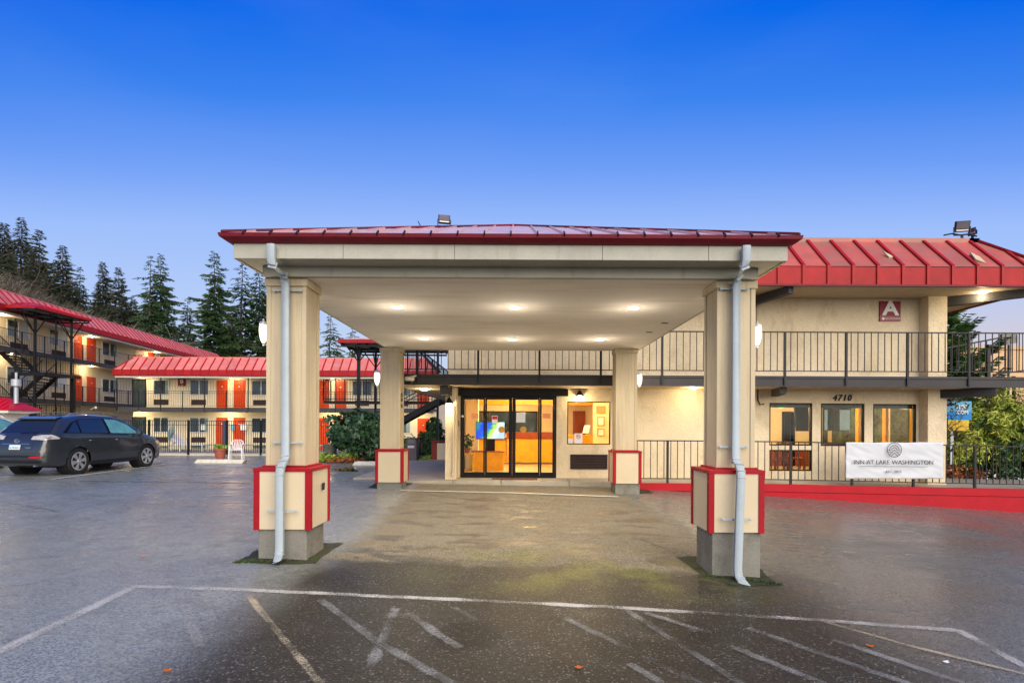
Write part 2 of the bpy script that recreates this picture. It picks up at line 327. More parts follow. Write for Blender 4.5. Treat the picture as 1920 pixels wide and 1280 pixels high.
    sl = M('MULTIPLY', M('MULTIPLY_ADD', dry, -.92, 1.0), M('MULTIPLY_ADD', cen, -.72, 1.0)); L(t, M('MULTIPLY', M('MULTIPLY_ADD', pud, .35, .36), sl), b.inputs['Specular IOR Level'])
    bp = N(t, 'ShaderNodeBump'); bp.inputs['Distance'].default_value = .006
    L(t, M('MULTIPLY', M('SUBTRACT', 1.0, M('MULTIPLY', pud, .8)), .35), bp.inputs['Strength'])
    L(t, M('ADD', sepc.outputs[0], M('MULTIPLY', noise(40, 3), 1.5)), bp.inputs['Height']); L(t, bp.outputs[0], b.inputs['Normal'])
    return m
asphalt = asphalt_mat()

def paintmat(name, col, cover):     # worn road paint: real gaps where the coat has gone
    m = bpy.data.materials.new(name); m.use_nodes = True; t = m.node_tree; b = t.nodes['Principled BSDF']; b.inputs['Roughness'].default_value = .5
    g = N(t, 'ShaderNodeNewGeometry')
    b.inputs['Base Color'].default_value = (*col, 1)
    n1 = N(t, 'ShaderNodeTexNoise'); n1.inputs['Scale'].default_value = 2.2; n1.inputs['Detail'].default_value = 4; L(t, g.outputs['Position'], n1.inputs['Vector'])
    n2 = N(t, 'ShaderNodeTexNoise'); n2.inputs['Scale'].default_value = 60; n2.inputs['Detail'].default_value = 6; n2.inputs['Roughness'].default_value = .8; L(t, g.outputs['Position'], n2.inputs['Vector'])
    a = N(t, 'ShaderNodeMath', operation='MULTIPLY_ADD'); L(t, n1.outputs['Fac'], a.inputs[0]); a.inputs[1].default_value = .9; L(t, n2.outputs['Fac'], a.inputs[2])
    uvn = N(t, 'ShaderNodeUVMap'); su = N(t, 'ShaderNodeSeparateXYZ'); L(t, uvn.outputs[0], su.inputs[0])
    e1 = N(t, 'ShaderNodeMath', operation='SUBTRACT'); L(t, su.outputs[0], e1.inputs[0]); e1.inputs[1].default_value = .5
    e2 = N(t, 'ShaderNodeMath', operation='ABSOLUTE'); L(t, e1.outputs[0], e2.inputs[0])
    e3 = N(t, 'ShaderNodeMapRange'); L(t, e2.outputs[0], e3.inputs[0]); e3.inputs[1].default_value = .22; e3.inputs[2].default_value = .5; e3.inputs[3].default_value = 0; e3.inputs[4].default_value = -.28
    a3 = N(t, 'ShaderNodeMath', operation='ADD'); L(t, a.outputs[0], a3.inputs[0]); L(t, e3.outputs[0], a3.inputs[1])
    r = N(t, 'ShaderNodeMapRange'); L(t, a3.outputs[0], r.inputs[0]); r.inputs[1].default_value = 1.35 - cover; r.inputs[2].default_value = 1.62 - cover; r.inputs[4].default_value = .9 if cover > .5 else .52
    L(t, r.outputs[0], b.inputs['Alpha']); return m
paint_white = paintmat('worn_white_line', (.55, .54, .49), .575)
paint_crisp = paintmat('white_line', (.66, .64, .55), .86)
paint_faded = paintmat('faded_line', (.40, .41, .39), .50)
paint_yellow = paintmat('worn_yellowish_line', (.50, .43, .28), .55)

# ------------------------------------------------------------------ mesh helpers
class MB:
    def __init__(s): s.v = []; s.f = []
    def box(s, a, b):
        x0, y0, z0 = [min(p, q) for p, q in zip(a, b)]; x1, y1, z1 = [max(p, q) for p, q in zip(a, b)]
        n = len(s.v)
        s.v += [(x0,y0,z0),(x1,y0,z0),(x1,y1,z0),(x0,y1,z0),(x0,y0,z1),(x1,y0,z1),(x1,y1,z1),(x0,y1,z1)]
        s.f += [(n,n+3,n+2,n+1),(n+4,n+5,n+6,n+7),(n,n+1,n+5,n+4),(n+1,n+2,n+6,n+5),(n+2,n+3,n+7,n+6),(n+3,n,n+4,n+7)]; return s
    def bar(s, p, q, w, h=None, up=(0, 0, 1)):      # rectangular bar from p to q
        p, q = Vector(p), Vector(q); d = (q - p).normalized(); up = Vector(up)
        if abs(d.dot(up)) > .95: up = Vector((0, 1, 0))
        a = d.cross(up).normalized(); b = a.cross(d).normalized(); h = h or w; n = len(s.v)
        for c in (p, q):
            for i, j in ((-1,-1),(1,-1),(1,1),(-1,1)): s.v.append(tuple(c + a*i*w/2 + b*j*h/2))
        s.f += [(n,n+1,n+2,n+3),(n+7,n+6,n+5,n+4)] + [(n+i, n+4+i, n+4+(i+1)%4, n+(i+1)%4) for i in range(4)]; return s
    def tube(s, pts, r, k=8, cap=True):
        pts = [Vector(p) for p in pts]; n0 = len(s.v); rs = r if isinstance(r, (list, tuple)) else [r]*len(pts)
        ref = None
        for i, p in enumerate(pts):
            d = (pts[min(i+1, len(pts)-1)] - pts[max(i-1, 0)]).normalized()
            if ref is None: ref = Vector((0, 0, 1)) if abs(d.z) < .9 else Vector((1, 0, 0))
            a = d.cross(ref).normalized(); b = a.cross(d).normalized()
            for j in range(k):
                t = 2*math.pi*j/k; s.v.append(tuple(p + (a*math.cos(t) + b*math.sin(t))*rs[i]))
        for i in range(len(pts)-1):
            for j in range(k):
                a_, b_ = n0+i*k+j, n0+i*k+(j+1)%k; s.f.append((a_, b_, b_+k, a_+k))
        if cap:
            s.f.append(tuple(range(n0+k-1, n0-1, -1))); e = n0+(len(pts)-1)*k; s.f.append(tuple(range(e, e+k)))
        return s
    def lathe(s, prof, k=20, c=(0,0,0), axis='Z'):
        n0 = len(s.v); c = Vector(c)
        for r, h in prof:
            for j in range(k):
                t = 2*math.pi*j/k; a, b = r*math.cos(t), r*math.sin(t)
                v = (a, b, h) if axis == 'Z' else ((h, a, b) if axis == 'X' else (b, h, a)); s.v.append(tuple(c + Vector(v)))
        for i in range(len(prof)-1):
            for j in range(k):
                a_, b_ = n0+i*k+j, n0+i*k+(j+1)%k; s.f.append((a_, b_, b_+k, a_+k))
        s.f.append(tuple(range(n0+k-1, n0-1, -1))); e = n0+(len(prof)-1)*k; s.f.append(tuple(range(e, e+k)))
        return s
    def prism(s, pts, off):     # polygon extruded by a vector
        n = len(s.v); k = len(pts); off = Vector(off)
        s.v += [tuple(Vector(p)) for p in pts] + [tuple(Vector(p) + off) for p in pts]
        s.f += [tuple(range(n, n+k)), tuple(range(n+2*k-1, n+k-1, -1))] + [(n+(i+1)%k, n+i, n+k+i, n+k+(i+1)%k) for i in range(k)]; return s
    def quad(s, *p):
        n = len(s.v); s.v += [tuple(q) for q in p]; s.f.append(tuple(range(n, n+len(p)))); return s
    def mesh(s, name, m, smooth=False):
        me = bpy.data.meshes.new(name); me.from_pydata(s.v, [], s.f); me.update()
        bm = bmesh.new(); bm.from_mesh(me); bmesh.ops.recalc_face_normals(bm, faces=bm.faces); bm.to_mesh(me); bm.free()
        if m: me.materials.append(m)
        if smooth:
            me.polygons.foreach_set('use_smooth', [True]*len(me.polygons))
            me.set_sharp_from_angle(angle=R(40))
        return me
def B(a, b): return MB().box(a, b)
def wpos(o):
    M_ = Matrix.Identity(4)
    chain = []
    while o: chain.append(o); o = o.parent
    for c in reversed(chain): M_ = M_ @ c.matrix_basis
    return M_
def link(name, me, parent=None, local=False, M_=None):
    o = bpy.data.objects.new(name, me); C.objects.link(o)
    if parent:
        o.parent = parent
        if not local: o.matrix_basis = wpos(parent).inverted()
    if M_ is not None: o.matrix_basis = o.matrix_basis @ M_
    return o
def part(name, mb, m, parent=None, local=False, smooth=False, bevel=0, label=None, stuff=False, M_=None):
    o = link(name, mb.mesh(name, m, smooth), parent, local, M_)
    if bevel:
        md = o.modifiers.new('bevel', 'BEVEL'); md.width = bevel; md.segments = 2; md.limit_method = 'ANGLE'
    if label: o['label'] = label
    if stuff: o['kind'] = 'stuff'
    return o
def tag(o, label, cat, group=None):
    o['label'] = label; o['category'] = cat
    if group: o['group'] = group
    return o
def thing(name, label, cat, loc=(0,0,0), rz=0, group=None):
    o = bpy.data.objects.new(name, None); C.objects.link(o); o.location = loc; o.rotation_euler = (0, 0, rz); o.empty_display_size = .2
    return tag(o, label, cat, group)
def struct(name, mb, m, smooth=False):
    o = part(name, mb, m, smooth=smooth); o['kind'] = 'structure'; return o
def copy_tree(o, parent=None):
    c = o.copy(); C.objects.link(c)
    if parent: c.parent = parent
    for ch in list(o.children): copy_tree(ch, c)
    return c
def text(s, size, m, parent, M_, name='lettering', ext=.004, off=0, shear=0, sx=1, space=1, local=False):
    cu = bpy.data.curves.new(name, 'FONT'); cu.body = s; cu.size = size; cu.align_x = 'CENTER'; cu.align_y = 'CENTER'; cu.extrude = ext; cu.offset = off; cu.shear = shear; cu.space_character = space
    cu.resolution_u = 4
    to = bpy.data.objects.new('tmp', cu); C.objects.link(to); dg = bpy.context.evaluated_depsgraph_get()
    me = bpy.data.meshes.new_from_object(to.evaluated_get(dg)); bpy.data.objects.remove(to); me.materials.clear(); me.materials.append(m)
    return link(name, me, parent, local, M_ @ Matrix.Diagonal((sx, 1, 1, 1)))
FACE_CAM = Matrix.Rotation(R(90), 4, 'X')       # text lying in XZ facing -Y
def lightpt(name, loc, w, col=(1, .80, .52), r=.06, parent=None, spot=None, tgt=None, area=None):
    if spot: d = bpy.data.lights.new(name, 'SPOT'); d.spot_size = R(spot); d.spot_blend = .7; d.shadow_soft_size = r
    elif area: d = bpy.data.lights.new(name, 'AREA'); d.shape = 'RECTANGLE'; d.size, d.size_y = area
    else: d = bpy.data.lights.new(name, 'POINT'); d.shadow_soft_size = r
    d.energy = w * LAMP; d.color = col
    o = bpy.data.objects.new(name, d); C.objects.link(o)
    if parent: o.parent = parent; o.matrix_basis = wpos(parent).inverted() @ Matrix.Translation(loc)
    else: o.location = loc
    return o

# ------------------------------------------------------------------ ground
def grid_mesh(xs, ys, fz):
    mb = MB(); nx = len(xs)
    for y in ys:
        for x in xs: mb.v.append((x, y, fz(x, y)))
    for j in range(len(ys)-1):
        for i in range(nx-1): a = j*nx+i; mb.f.append((a, a+1, a+nx+1, a+nx))
    return mb
def rng(a, b, st):
    n = max(1, round((b-a)/st)); return [a + (b-a)*i/n for i in range(n+1)]
xs = [-1500, -400, -120] + rng(-60, -16, 2) + rng(-15, 20, .5) + rng(22, 60, 2) + [120, 400, 1500]
ys = [-200, -30, -10] + rng(-4, 24, .5) + rng(26, 60, 2) + [100, 300, 2000]
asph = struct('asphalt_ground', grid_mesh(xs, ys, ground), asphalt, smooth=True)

def strip(pts, w, z=.004, taper=None):
    """ribbon draped on the ground"""
    P_ = []
    for a, b in zip(pts[:-1], pts[1:]):
        n = max(1, int((Vector(b)-Vector(a)).length / .25))
        for i in range(n): P_.append(Vector(a).lerp(Vector(b), i/n))
    P_.append(Vector(pts[-1])); mb = MB()
    for i, p in enumerate(P_):
        d = (P_[min(i+1, len(P_)-1)] - P_[max(i-1, 0)]); d.z = 0; d.normalize(); s = Vector((-d.y, d.x, 0)) * w/2
        for q in (p + s, p - s): mb.v.append((q.x, q.y, ground(q.x, q.y) + z))
    for i in range(len(P_)-1): mb.f.append((2*i, 2*i+1, 2*i+3, 2*i+2))
    return mb
def mark(pix, w, m, name='painted_line', z=.005):
    mb = strip([G(*p) for p in pix], w, z); me = bpy.data.meshes.new(name); me.from_pydata(mb.v, [], mb.f); me.materials.append(m)
    uv = me.uv_layers.new(name='across')
    for l in me.loops: uv.data[l.index].uv = (l.vertex_index % 2, 0)
    o = bpy.data.objects.new(name, me); C.objects.link(o); o['kind'] = 'structure'; return o
mark([(-60, 1250), (0, 1222), (250, 1101)], .15, paint_white)
mark([(247, 1099), (460, 1106), (640, 1114), (1130, 1137), (1500, 1160), (1797, 1182)], .14, paint_white)
mark([(1793, 1180), (1920, 1248), (1980, 1282)], .14, paint_white)
mark([(465, 1116), (600, 1280), (640, 1330)], .095, paint_yellow)
mark([(1545, 1166), (1700, 1210), (1920, 1264), (2000, 1290)], .085, paint_yellow, z=.009)
mark([(750, 920), (960, 924.5), (1160, 932)], .12, paint_crisp, z=.016)
mark([(97, 899), (309, 871)], .11, paint_crisp, z=.016); mark([(-120, 884), (190, 852)], .11, paint_crisp, z=.016)
mark([(385, 889), (560, 866)], .12, paint_faded, z=.016)
for a in ([(850, 1140), (905, 1168), (950, 1196)], [(765, 1150), (820, 1190), (862, 1216)], [(742, 1142), (690, 1262)], [(600, 1125), (700, 1200), (860, 1290)],
          [(1175, 1145), (1400, 1290)], [(1290, 1180), (1560, 1290)], [(1400, 1178), (1720, 1290)], [(1060, 1160), (1345, 1300)],
          [(1180, 1245), (1240, 1282)], [(1210, 1150), (1330, 1188)], [(200, 1190), (212, 1270)], [(345, 1135), (375, 1215)], [(1560, 1200), (1860, 1300)]):
    mark(a, .13, paint_faded, 'faded_line', z=.012)
crack_m = mat('tar_crack', (.015, .014, .014), .3, .2, 4)
def crack(pix, w=.03, amp=.05):
    pts = []
    for a, b in zip(pix[:-1], pix[1:]):
        A_, B_ = G(*a), G(*b); n = 14
        for i in range(n): p = A_.lerp(B_, i/n); pts.append(p + Vector((0, random.uniform(-amp, amp), 0)))
    struct('asphalt_crack', strip(pts, w, .007), crack_m)
crack([(150, 902), (300, 903), (470, 906)], .05); crack([(470, 906), (400, 915), (330, 921)], .02)
crack([(0, 940), (120, 962)], .012); crack([(1200, 1010), (1290, 1045)], .012, .02)
# few fallen leaves on the tarmac
for px, py in ((268, 1043), (315, 1258), (1085, 1252), (1631, 1212), (1774, 1242), (1060, 1010), (540, 1240)):
    g = G(px, py); mb = MB(); a = random.uniform(0, 6)
    n = 6; mb.quad(*[Vector((g.x + .045*math.cos(a+i*6.283/n)*(1.3 if i % 2 else .7), g.y + .03*math.sin(a+i*6.283/n), ground(g.x, g.y)+.012+.008*(i % 2))) for i in range(n)])
LEAVES = [(268, 1043, 'pale fallen leaf on the grey tarmac left of the left pier'), (315, 1258, 'rusty fallen leaf on tarmac near the bottom left corner'),
          (1085, 1252, 'orange fallen leaf at the bottom centre of the tarmac'), (1631, 1212, 'orange fallen leaf beside the yellowish painted line'),
          (1774, 1242, 'small white leaf scrap between the two right painted lines')]
for px, py, lb in LEAVES:
    g = G(px, py); a = random.uniform(0, 6); mb = MB()
    mb.prism([Vector((g.x + .026*math.cos(a+i*6.283/7)*(1.25 if i % 2 else .75), g.y + .02*math.sin(a+i*6.283/7), ground(g.x, g.y)+.008+.006*(i % 2))) for i in range(7)], (0, 0, .003))
    tag(part('fallen_leaf', mb, paper if 'white' in lb else orange_leaf), lb, 'leaf', 'fallen leaves on the tarmac')

# sidewalk slabs in front of the entrance (joints between them)
SW_Z = .21
YW = 14.75; YR = 13.55
def slab(x0, x1, y0, y1, z=SW_Z, base=-.3, m=side_conc): 
    o = part('pavement_slab', B((x0+.006, y0, base), (x1-.006, y1, z)), m, bevel=.012); o['kind'] = 'structure'; return o
for x0, x1 in ((-3.05, -1.6), (-1.6, -.38), (-.38, 1.35), (1.35, 3.03)): slab(x0, x1, 13.85, YW-.002)
for k in range(6): slab(-4.4, -1.86, YW + k*2.0 + .006, YW + (k+1)*2.0, .19)
# raised walkway behind the red kerb wall
def walk_z(x): return .205 - max(0, x-6)*.016
mb = MB(); xs_ = rng(3.05, 22, .5)
for x in xs_: mb.v += [(x, YR+.02, walk_z(x)), (x, YW-.002 if x < 11.3 else 16.4, walk_z(x)), (x, YR+.02, -1.4)]
for i in range(len(xs_)-1): a = 3*i; mb.f += [(a, a+3, a+4, a+1)]
struct('raised_walkway', mb, side_conc)
kerb = thing('kerb_wall', 'long bright red painted kerb wall along the raised walkway', 'kerb wall', (3.05, YR, 0))
mb = MB()
for i in range(len(xs_)-1):
    x0, x1 = xs_[i], xs_[i+1]
    mb.quad((x0, YR-.03, walk_z(x0)-.19), (x1, YR-.03, walk_z(x1)-.19), (x1, YR-.03, -1.6), (x0, YR-.03, -1.6))
    mb.quad((x0, YR-.03, walk_z(x0)-.19), (x0, YR+.1, walk_z(x0)-.19), (x1, YR+.1, walk_z(x1)-.19), (x1, YR-.03, walk_z(x1)-.19))
mb.quad((3.05, YR-.03, .01), (3.05, YR+.1, .01), (3.05, YR+.1, -1.6), (3.05, YR-.03, -1.6))
part('lower_band', mb, red_kerb, kerb)
mb = MB()
for i in range(len(xs_)-1):
    x0, x1 = xs_[i], xs_[i+1]; a, b = walk_z(x0), walk_z(x1)
    mb.quad((x0, YR-.05, a+.004), (x1, YR-.05, b+.004), (x1, YR-.05, b-.18), (x0, YR-.05, a-.18))
    mb.quad((x0, YR-.05, a+.004), (x1, YR-.05, b+.004), (x1, YR+.035, b+.006), (x0, YR+.035, a+.006))
    mb.quad((x0, YR-.05, a-.18), (x1, YR-.05, b-.18), (x1, YR-.03, b-.18), (x0, YR-.03, a-.18))
part('upper_band', mb, red_kerb, kerb)

# ------------------------------------------------------------------ generic building pieces
CACHE = {}
def cached(key, fn):
    if key not in CACHE: CACHE[key] = fn()
    return CACHE[key]
def wall_holes(mb, s0, s1, z0, z1, holes, t=0.0, th=.2, plane='XZ'):
    """wall front face at y=t, back at y=t+th, rectangular openings cut"""
    S = sorted({s0, s1, *[h[0] for h in holes], *[h[1] for h in holes]}); Z = sorted({z0, z1, *[h[2] for h in holes], *[h[3] for h in holes]})
    def solid(i, j):
        if i < 0 or j < 0 or i >= len(S)-1 or j >= len(Z)-1: return False
        cs, cz = (S[i]+S[i+1])/2, (Z[j]+Z[j+1])/2
        return not any(h[0] < cs < h[1] and h[2] < cz < h[3] for h in holes)
    for i in range(len(S)-1):
        for j in range(len(Z)-1):
            if not solid(i, j): continue
            a, b, c, d = S[i], S[i+1], Z[j], Z[j+1]
            mb.quad((a, t, c), (b, t, c), (b, t, d), (a, t, d)); mb.quad((a, t+th, d), (b, t+th, d), (b, t+th, c), (a, t+th, c))
            if not solid(i-1, j): mb.quad((a, t, c), (a, t, d), (a, t+th, d), (a, t+th, c))
            if not solid(i+1, j): mb.quad((b, t, c), (b, t+th, c), (b, t+th, d), (b, t, d))
            if not solid(i, j-1): mb.quad((a, t, c), (a, t+th, c), (b, t+th, c), (b, t, c))
            if not solid(i, j+1): mb.quad((a, t, d), (b, t, d), (b, t+th, d), (a, t+th, d))
    return mb
def window(root, s0, s1, z0, z1, t=0, kind=0):
    """sliding window: white frame, two panes, curtain behind one; local frame of the wing"""
    w, h = round(s1-s0, 2), round(z1-z0, 2)
    def fr():
        f = MB(); e = .05
        f.box((0, 0, 0), (w, .07, e)).box((0, 0, h-e), (w, .07, h)).box((0, 0, e), (e, .07, h-e)).box((w-e, 0, e), (w, .07, h-e)).box((w/2-.035, -.006, e), (w/2+.035, .05, h-e)); return f.mesh('frame', frame_white)
    def pn(m): return lambda: B((.05, .035, .05), (w/2-.035, .045, h-.05)).mesh('pane', m)
    win = link('window', cached(('wf', w, h), fr), root, True, Matrix.Translation((s0, t-.052, z0)))
    for k in range(2):
        m = (curtain_w if (kind == 1 and k == 1) else (dark_pane))
        link('pane', cached(('wp', w, h, m.name), pn(m)), win, True, Matrix.Translation((k*(w/2-.015), 0, 0)))
    if kind == 2:
        def cu():
            c = MB()
            for q in range(6): c.box((w/2+.05+(w/2-.10)*(.55+.45*q/6), .026-.004*(q % 2), .07), (w/2+.05+(w/2-.10)*(.55+.45*(q+1)/6), .034, h-.07))
            return c.mesh('curtain', curtain_m)
        link('curtain', cached(('wc', w, h), cu), win, True)
    return win
def ac_unit(root, s0, s1, z0, z1, t=0):
    w, h = round(s1-s0, 2), round(z1-z0, 2)
    def f():
        m = B((0, 0, 0), (w, .03, h)); m.box((0, -.03, 0), (w, 0, .03)).box((0, -.03, h-.03), (w, 0, h)).box((0, -.03, .03), (.03, 0, h-.03)).box((w-.03, -.03, .03), (w, 0, h-.03))
        for q in range(5): m.bar((.03, -.012, .06+(h-.1)*q/4.5), (w-.03, -.012, .06+(h-.1)*q/4.5), .03, .008, up=(0, .5, 1))
        return m.mesh('air_conditioner', ac_m)
    return link('air_conditioner', cached(('ac', w, h), f), root, True, Matrix.Translation((s0, t-.012, z0)))
def door(root, s0, s1, z0, z1, t=0):
    w, h = round(s1-s0, 2), round(z1-z0, 2)
    def f():
        m = B((0, 0, 0), (w, .04, h))
        for i in range(2):
            for a, b in ((.08, .42), (.47, .76), (.80, .94)):
                x0 = .1*w + i*.45*w; m.box((x0, -.012, a*h), (x0+.35*w, 0, b*h))
        return m.mesh('door', door_red)
    d = link('door', cached(('d', w, h), f), root, True, Matrix.Translation((s0, t-.02, z0)))
    link('handle', cached('hdl', lambda: MB().lathe([(.0, -.09), (.03, -.08), (.035, -.05), (.015, -.04), (.015, 0)], 8, (0, 0, 0), 'Y').mesh('handle', brass)), d, True, Matrix.Translation((w-.09, -.0, .48*h)))
    def num(): return B((-.05, -.03, -.02), (.05, -.0, .03)).mesh('number_plate', white_text)
    link('number_plate', cached('num', num), d, True, Matrix.Translation((w/2, 0, .76*h)))
    return d
def mansard(root, s0, s1, t0, z0, z1, run, rise, sp, pm=red_roof, fm=red_fascia, hip0=True, hip1=True, seamw=.07, seams=None):
    """skirt roof in the local frame: eave front at y=t0, fascia z0..z1, then slope up; one pan, one fascia pan and one seam per bay"""
    xs = seams or [s0] + [s0 + sp*(k+1) for k in range(int((s1-s0)/sp - .2))] + [s1]
    if xs[0] != s0: xs = [s0] + xs
    if xs[-1] != s1: xs = xs + [s1]
    def tm(s):
        t = 1.0
        if hip0: t = min(t, (s-s0)/run)
        if hip1: t = min(t, (s1-s)/run)
        return max(t, 0)
    V = lambda s, t, dz=0: Vector((s, t0 + t*run, z1 + t*rise + dz))
    for a, b in zip(xs[:-1], xs[1:]):
        pts = [V(a, 0), V(b, 0), V(b, tm(b))]
        for brk in (s1-run if hip1 else None, s0+run if hip0 else None):
            if brk and a < brk < b: pts.append(V(brk, 1))
        pts.append(V(a, tm(a)))
        q = [pts[0]]
        for p in pts[1:]:
            if (p-q[-1]).length > 1e-3: q.append(p)
        if (q[0]-q[-1]).length < 1e-3: q.pop()
        if len(q) >= 3: part('roof_panel', MB().prism(q, (0, 0, -.02)), pm, root, True)
        part('fascia_panel', B((a, t0, z0), (b, t0+.03, z1-.003)), fm, root, True)
    for s in xs:
        t = tm(s)
        n = Vector((0, -rise, run)).normalized()*.03
        m = B((s-seamw/2, t0-.035, z0), (s+seamw/2, t0+.001, z1+.02))
        if t > .05:
            a, b = V(s, 0), V(s, t); m.bar(a+n*.4, b+n*.4, seamw, .06, up=n)
        part('standing_seam', m, red_seam, root, True)
    # cap flashing on top and hips, drip edge below
    m = MB(); a = s0+run if hip0 else s0; b = s1-run if hip1 else s1
    m.box((a-.02, t0+run-.02, z1+rise-.03), (b+.02, t0+run+.25, z1+rise+.09))
    part('ridge_flashing', m, pm, root, True)
    for hp, x0, x1 in ((hip0, s0, s0+run), (hip1, s1, s1-run)):
        if hp: part('hip_flashing', MB().bar((x0, t0, z1+.03), (x1, t0+run, z1+rise+.03), .1, .05), red_seam, root, True)
    part('drip_edge', B((s0, t0-.05, z0-.05), (s1, t0+.04, z0-.002)), red_gutter, root, True)

def railing(name, label, p0, p1, h, posts, gap, m=rail_m, zf=None, bottom=.1, post_down=.0, single=True, cat='railing', group=None, postw=.05, top2=None, bw=.016, post_top=0):
    """p0->p1 in plan, zf(x,y) floor height; posts = distances along"""
    p0, p1 = Vector((*p0, 0)), Vector((*p1, 0)); Ln = (p1-p0).length; d = (p1-p0)/Ln
    zf = zf or (lambda q: 0)
    def at(s, z): q = p0 + d*s; return Vector((q.x, q.y, zf(q) + z))
    root = thing(name, label, cat, at(0, 0), 0, group)
    ns = max(1, int(Ln/2)); 
    for nm, z, w in (('top_rail', h, .04), ('bottom_rail', bottom, .03)) + ((('middle_rail', top2, .03),) if top2 else ()):
        mb = MB()
        for i in range(ns): mb.bar(at(Ln*i/ns, z), at(Ln*(i+1)/ns, z), w, w*.7)
        part(nm, mb, m, root)
    for s in posts: part('post', MB().bar(at(s, -post_down), at(s, h+post_top), postw, postw), m, root)
    n = int(Ln/gap); allb = MB()
    for i in range(n+1):
        s = i*gap
        if any(abs(s-q) < gap*.4 for q in posts) or s > Ln: continue
        j = random.uniform(-.004, .004)
        if single: part('baluster', MB().bar(at(s, bottom), at(s+j, h), bw, bw), m, root)
        else: allb.bar(at(s, bottom), at(s, h), bw, bw)
    if not single: part('baluster', allb, m, root, stuff=True)
    return root

# ------------------------------------------------------------------ porte-cochere canopy
ZC = 3.43; ZS = 3.55; XL, XR = -3.08, 2.92
can = thing('entrance_canopy', 'drive-through entrance canopy on four cream columns with a low red metal roof', 'canopy', (0, 9.7, 0))
part('ceiling', B((XL+.02, 6.70, ZC), (XR-.02, 13.2, ZC+.10)), ceiling_m, can)
part('front_beam', B((XL, 6.62, ZC-.004), (XR, 6.70, ZS)), fascia_m, can)
for x in (XL, XR-.02): part('side_beam', B((x-.004, 6.705, ZC-.004), (x+.02, 13.2, ZS)), fascia_m, can)
X0, X1, Y0, Y1 = -3.26, 3.11, 6.28, 13.42
part('soffit', B((X0+.02, Y0+.02, ZS), (X1-.02, Y1-.02, ZS+.03)), fascia_m, can)
# fascia boards with butt joints
bx = [X0, -2.0, -.72, .98, 2.2, X1]
for a, b in zip(bx[:-1], bx[1:]): part('fascia_board', B((a+.002, Y0, ZS-.012), (b-.002, Y0+.03, 3.72)), fascia_m, can, bevel=.004)
for x, nm in ((X0, 1), (X1-.03, 1)): part('fascia_board', B((x, Y0+.031, ZS-.012), (x+.03, Y1, 3.72)), fascia_m, can)
part('fascia_board', B((X0+.031, Y1-.03, ZS-.012), (X1-.031, Y1, 3.72)), fascia_m, can)
# gutter flaring outward
def ring(x0, x1, y0, y1, z): return [(x0, y0, z), (x1, y0, z), (x1, y1, z), (x0, y1, z)]
gt = MB(); levels = [(0, 3.705), (-.05, 3.715), (-.11, 3.755), (-.12, 3.795), (-.095, 3.80)]
for e, z in levels: gt.v += ring(X0+e, X1-e, Y0+e, Y1-e, z)
for l in range(len(levels)-1):
    for i in range(4): gt.f.append((4*l+i, 4*l+(i+1) % 4, 4*l+4+(i+1) % 4, 4*l+4+i))
part('gutter', gt, red_gutter, can)
# low pyramid roof: pans and seams
EZ = 3.80; AP = Vector((-.07, 9.75, 5.18)); cx0, cx1, cy0, cy1 = X0-.09, X1+.09, Y0-.09, Y1+.09
def roofpt(side, s, t):   # s coordinate along eave, t=0 eave..1 apex direction, limited by hips
    if side == 'F': return Vector((s, cy0 + (AP.y-cy0)*t, EZ + (AP.z-EZ)*t))
    if side == 'K': return Vector((s, cy1 + (AP.y-cy1)*t, EZ + (AP.z-EZ)*t))
    if side == 'L': return Vector((cx0 + (AP.x-cx0)*t, s, EZ + (AP.z-EZ)*t))
    if side == 'R': return Vector((cx1 + (AP.x-cx1)*t, s, EZ + (AP.z-EZ)*t))
for side, a0, a1, ap in (('F', cx0, cx1, AP.x), ('K', cx0, cx1, AP.x), ('L', cy0, cy1, AP.y), ('R', cy0, cy1, AP.y)):
    sp = .302; ss = sorted({a0, a1, ap, *[ap + sp*k for k in range(-20, 21) if a0 + .06 < ap + sp*k < a1 - .06]})
    tm_ = lambda s: (s-a0)/(ap-a0) if s <= ap else (a1-s)/(a1-ap)
    for a, b in zip(ss[:-1], ss[1:]):
        pts = [roofpt(side, a, 0), roofpt(side, b, 0), roofpt(side, b, tm_(b)), roofpt(side, a, tm_(a))]
        q = [pts[0]]
        for p in pts[1:]:
            if (p-q[-1]).length > 1e-3: q.append(p)
        if (q[0]-q[-1]).length < 1e-3: q.pop()
        part('roof_panel', MB().prism(q, (0, 0, -.015)), canopy_roof_m, can)
    for s in ss[1:-1]:
        if tm_(s) < .05: continue
        part('standing_seam', MB().bar(roofpt(side, s, 0)+Vector((0, 0, .012)), roofpt(side, s, tm_(s))+Vector((0, 0, .012)), .016, .03), canopy_roof_m, can)
        if side == 'F': part('seam_cap', MB().bar(roofpt(side, s, -.012)+Vector((0, 0, -.004)), roofpt(side, s, 0.008)+Vector((0, 0, .028)), .016, .022), dark_mat, can)
for c in ((cx0, cy0), (cx1, cy0), (cx0, cy1), (cx1, cy1)): part('hip_flashing', MB().bar((c[0], c[1], EZ+.02), AP+Vector((0, 0, .02)), .05, .02), red_gutter, can)
part('apex_cap', MB().lathe([(.07, -.03), (.06, .005), (0.0, .03)], 10, AP), red_seam, can)
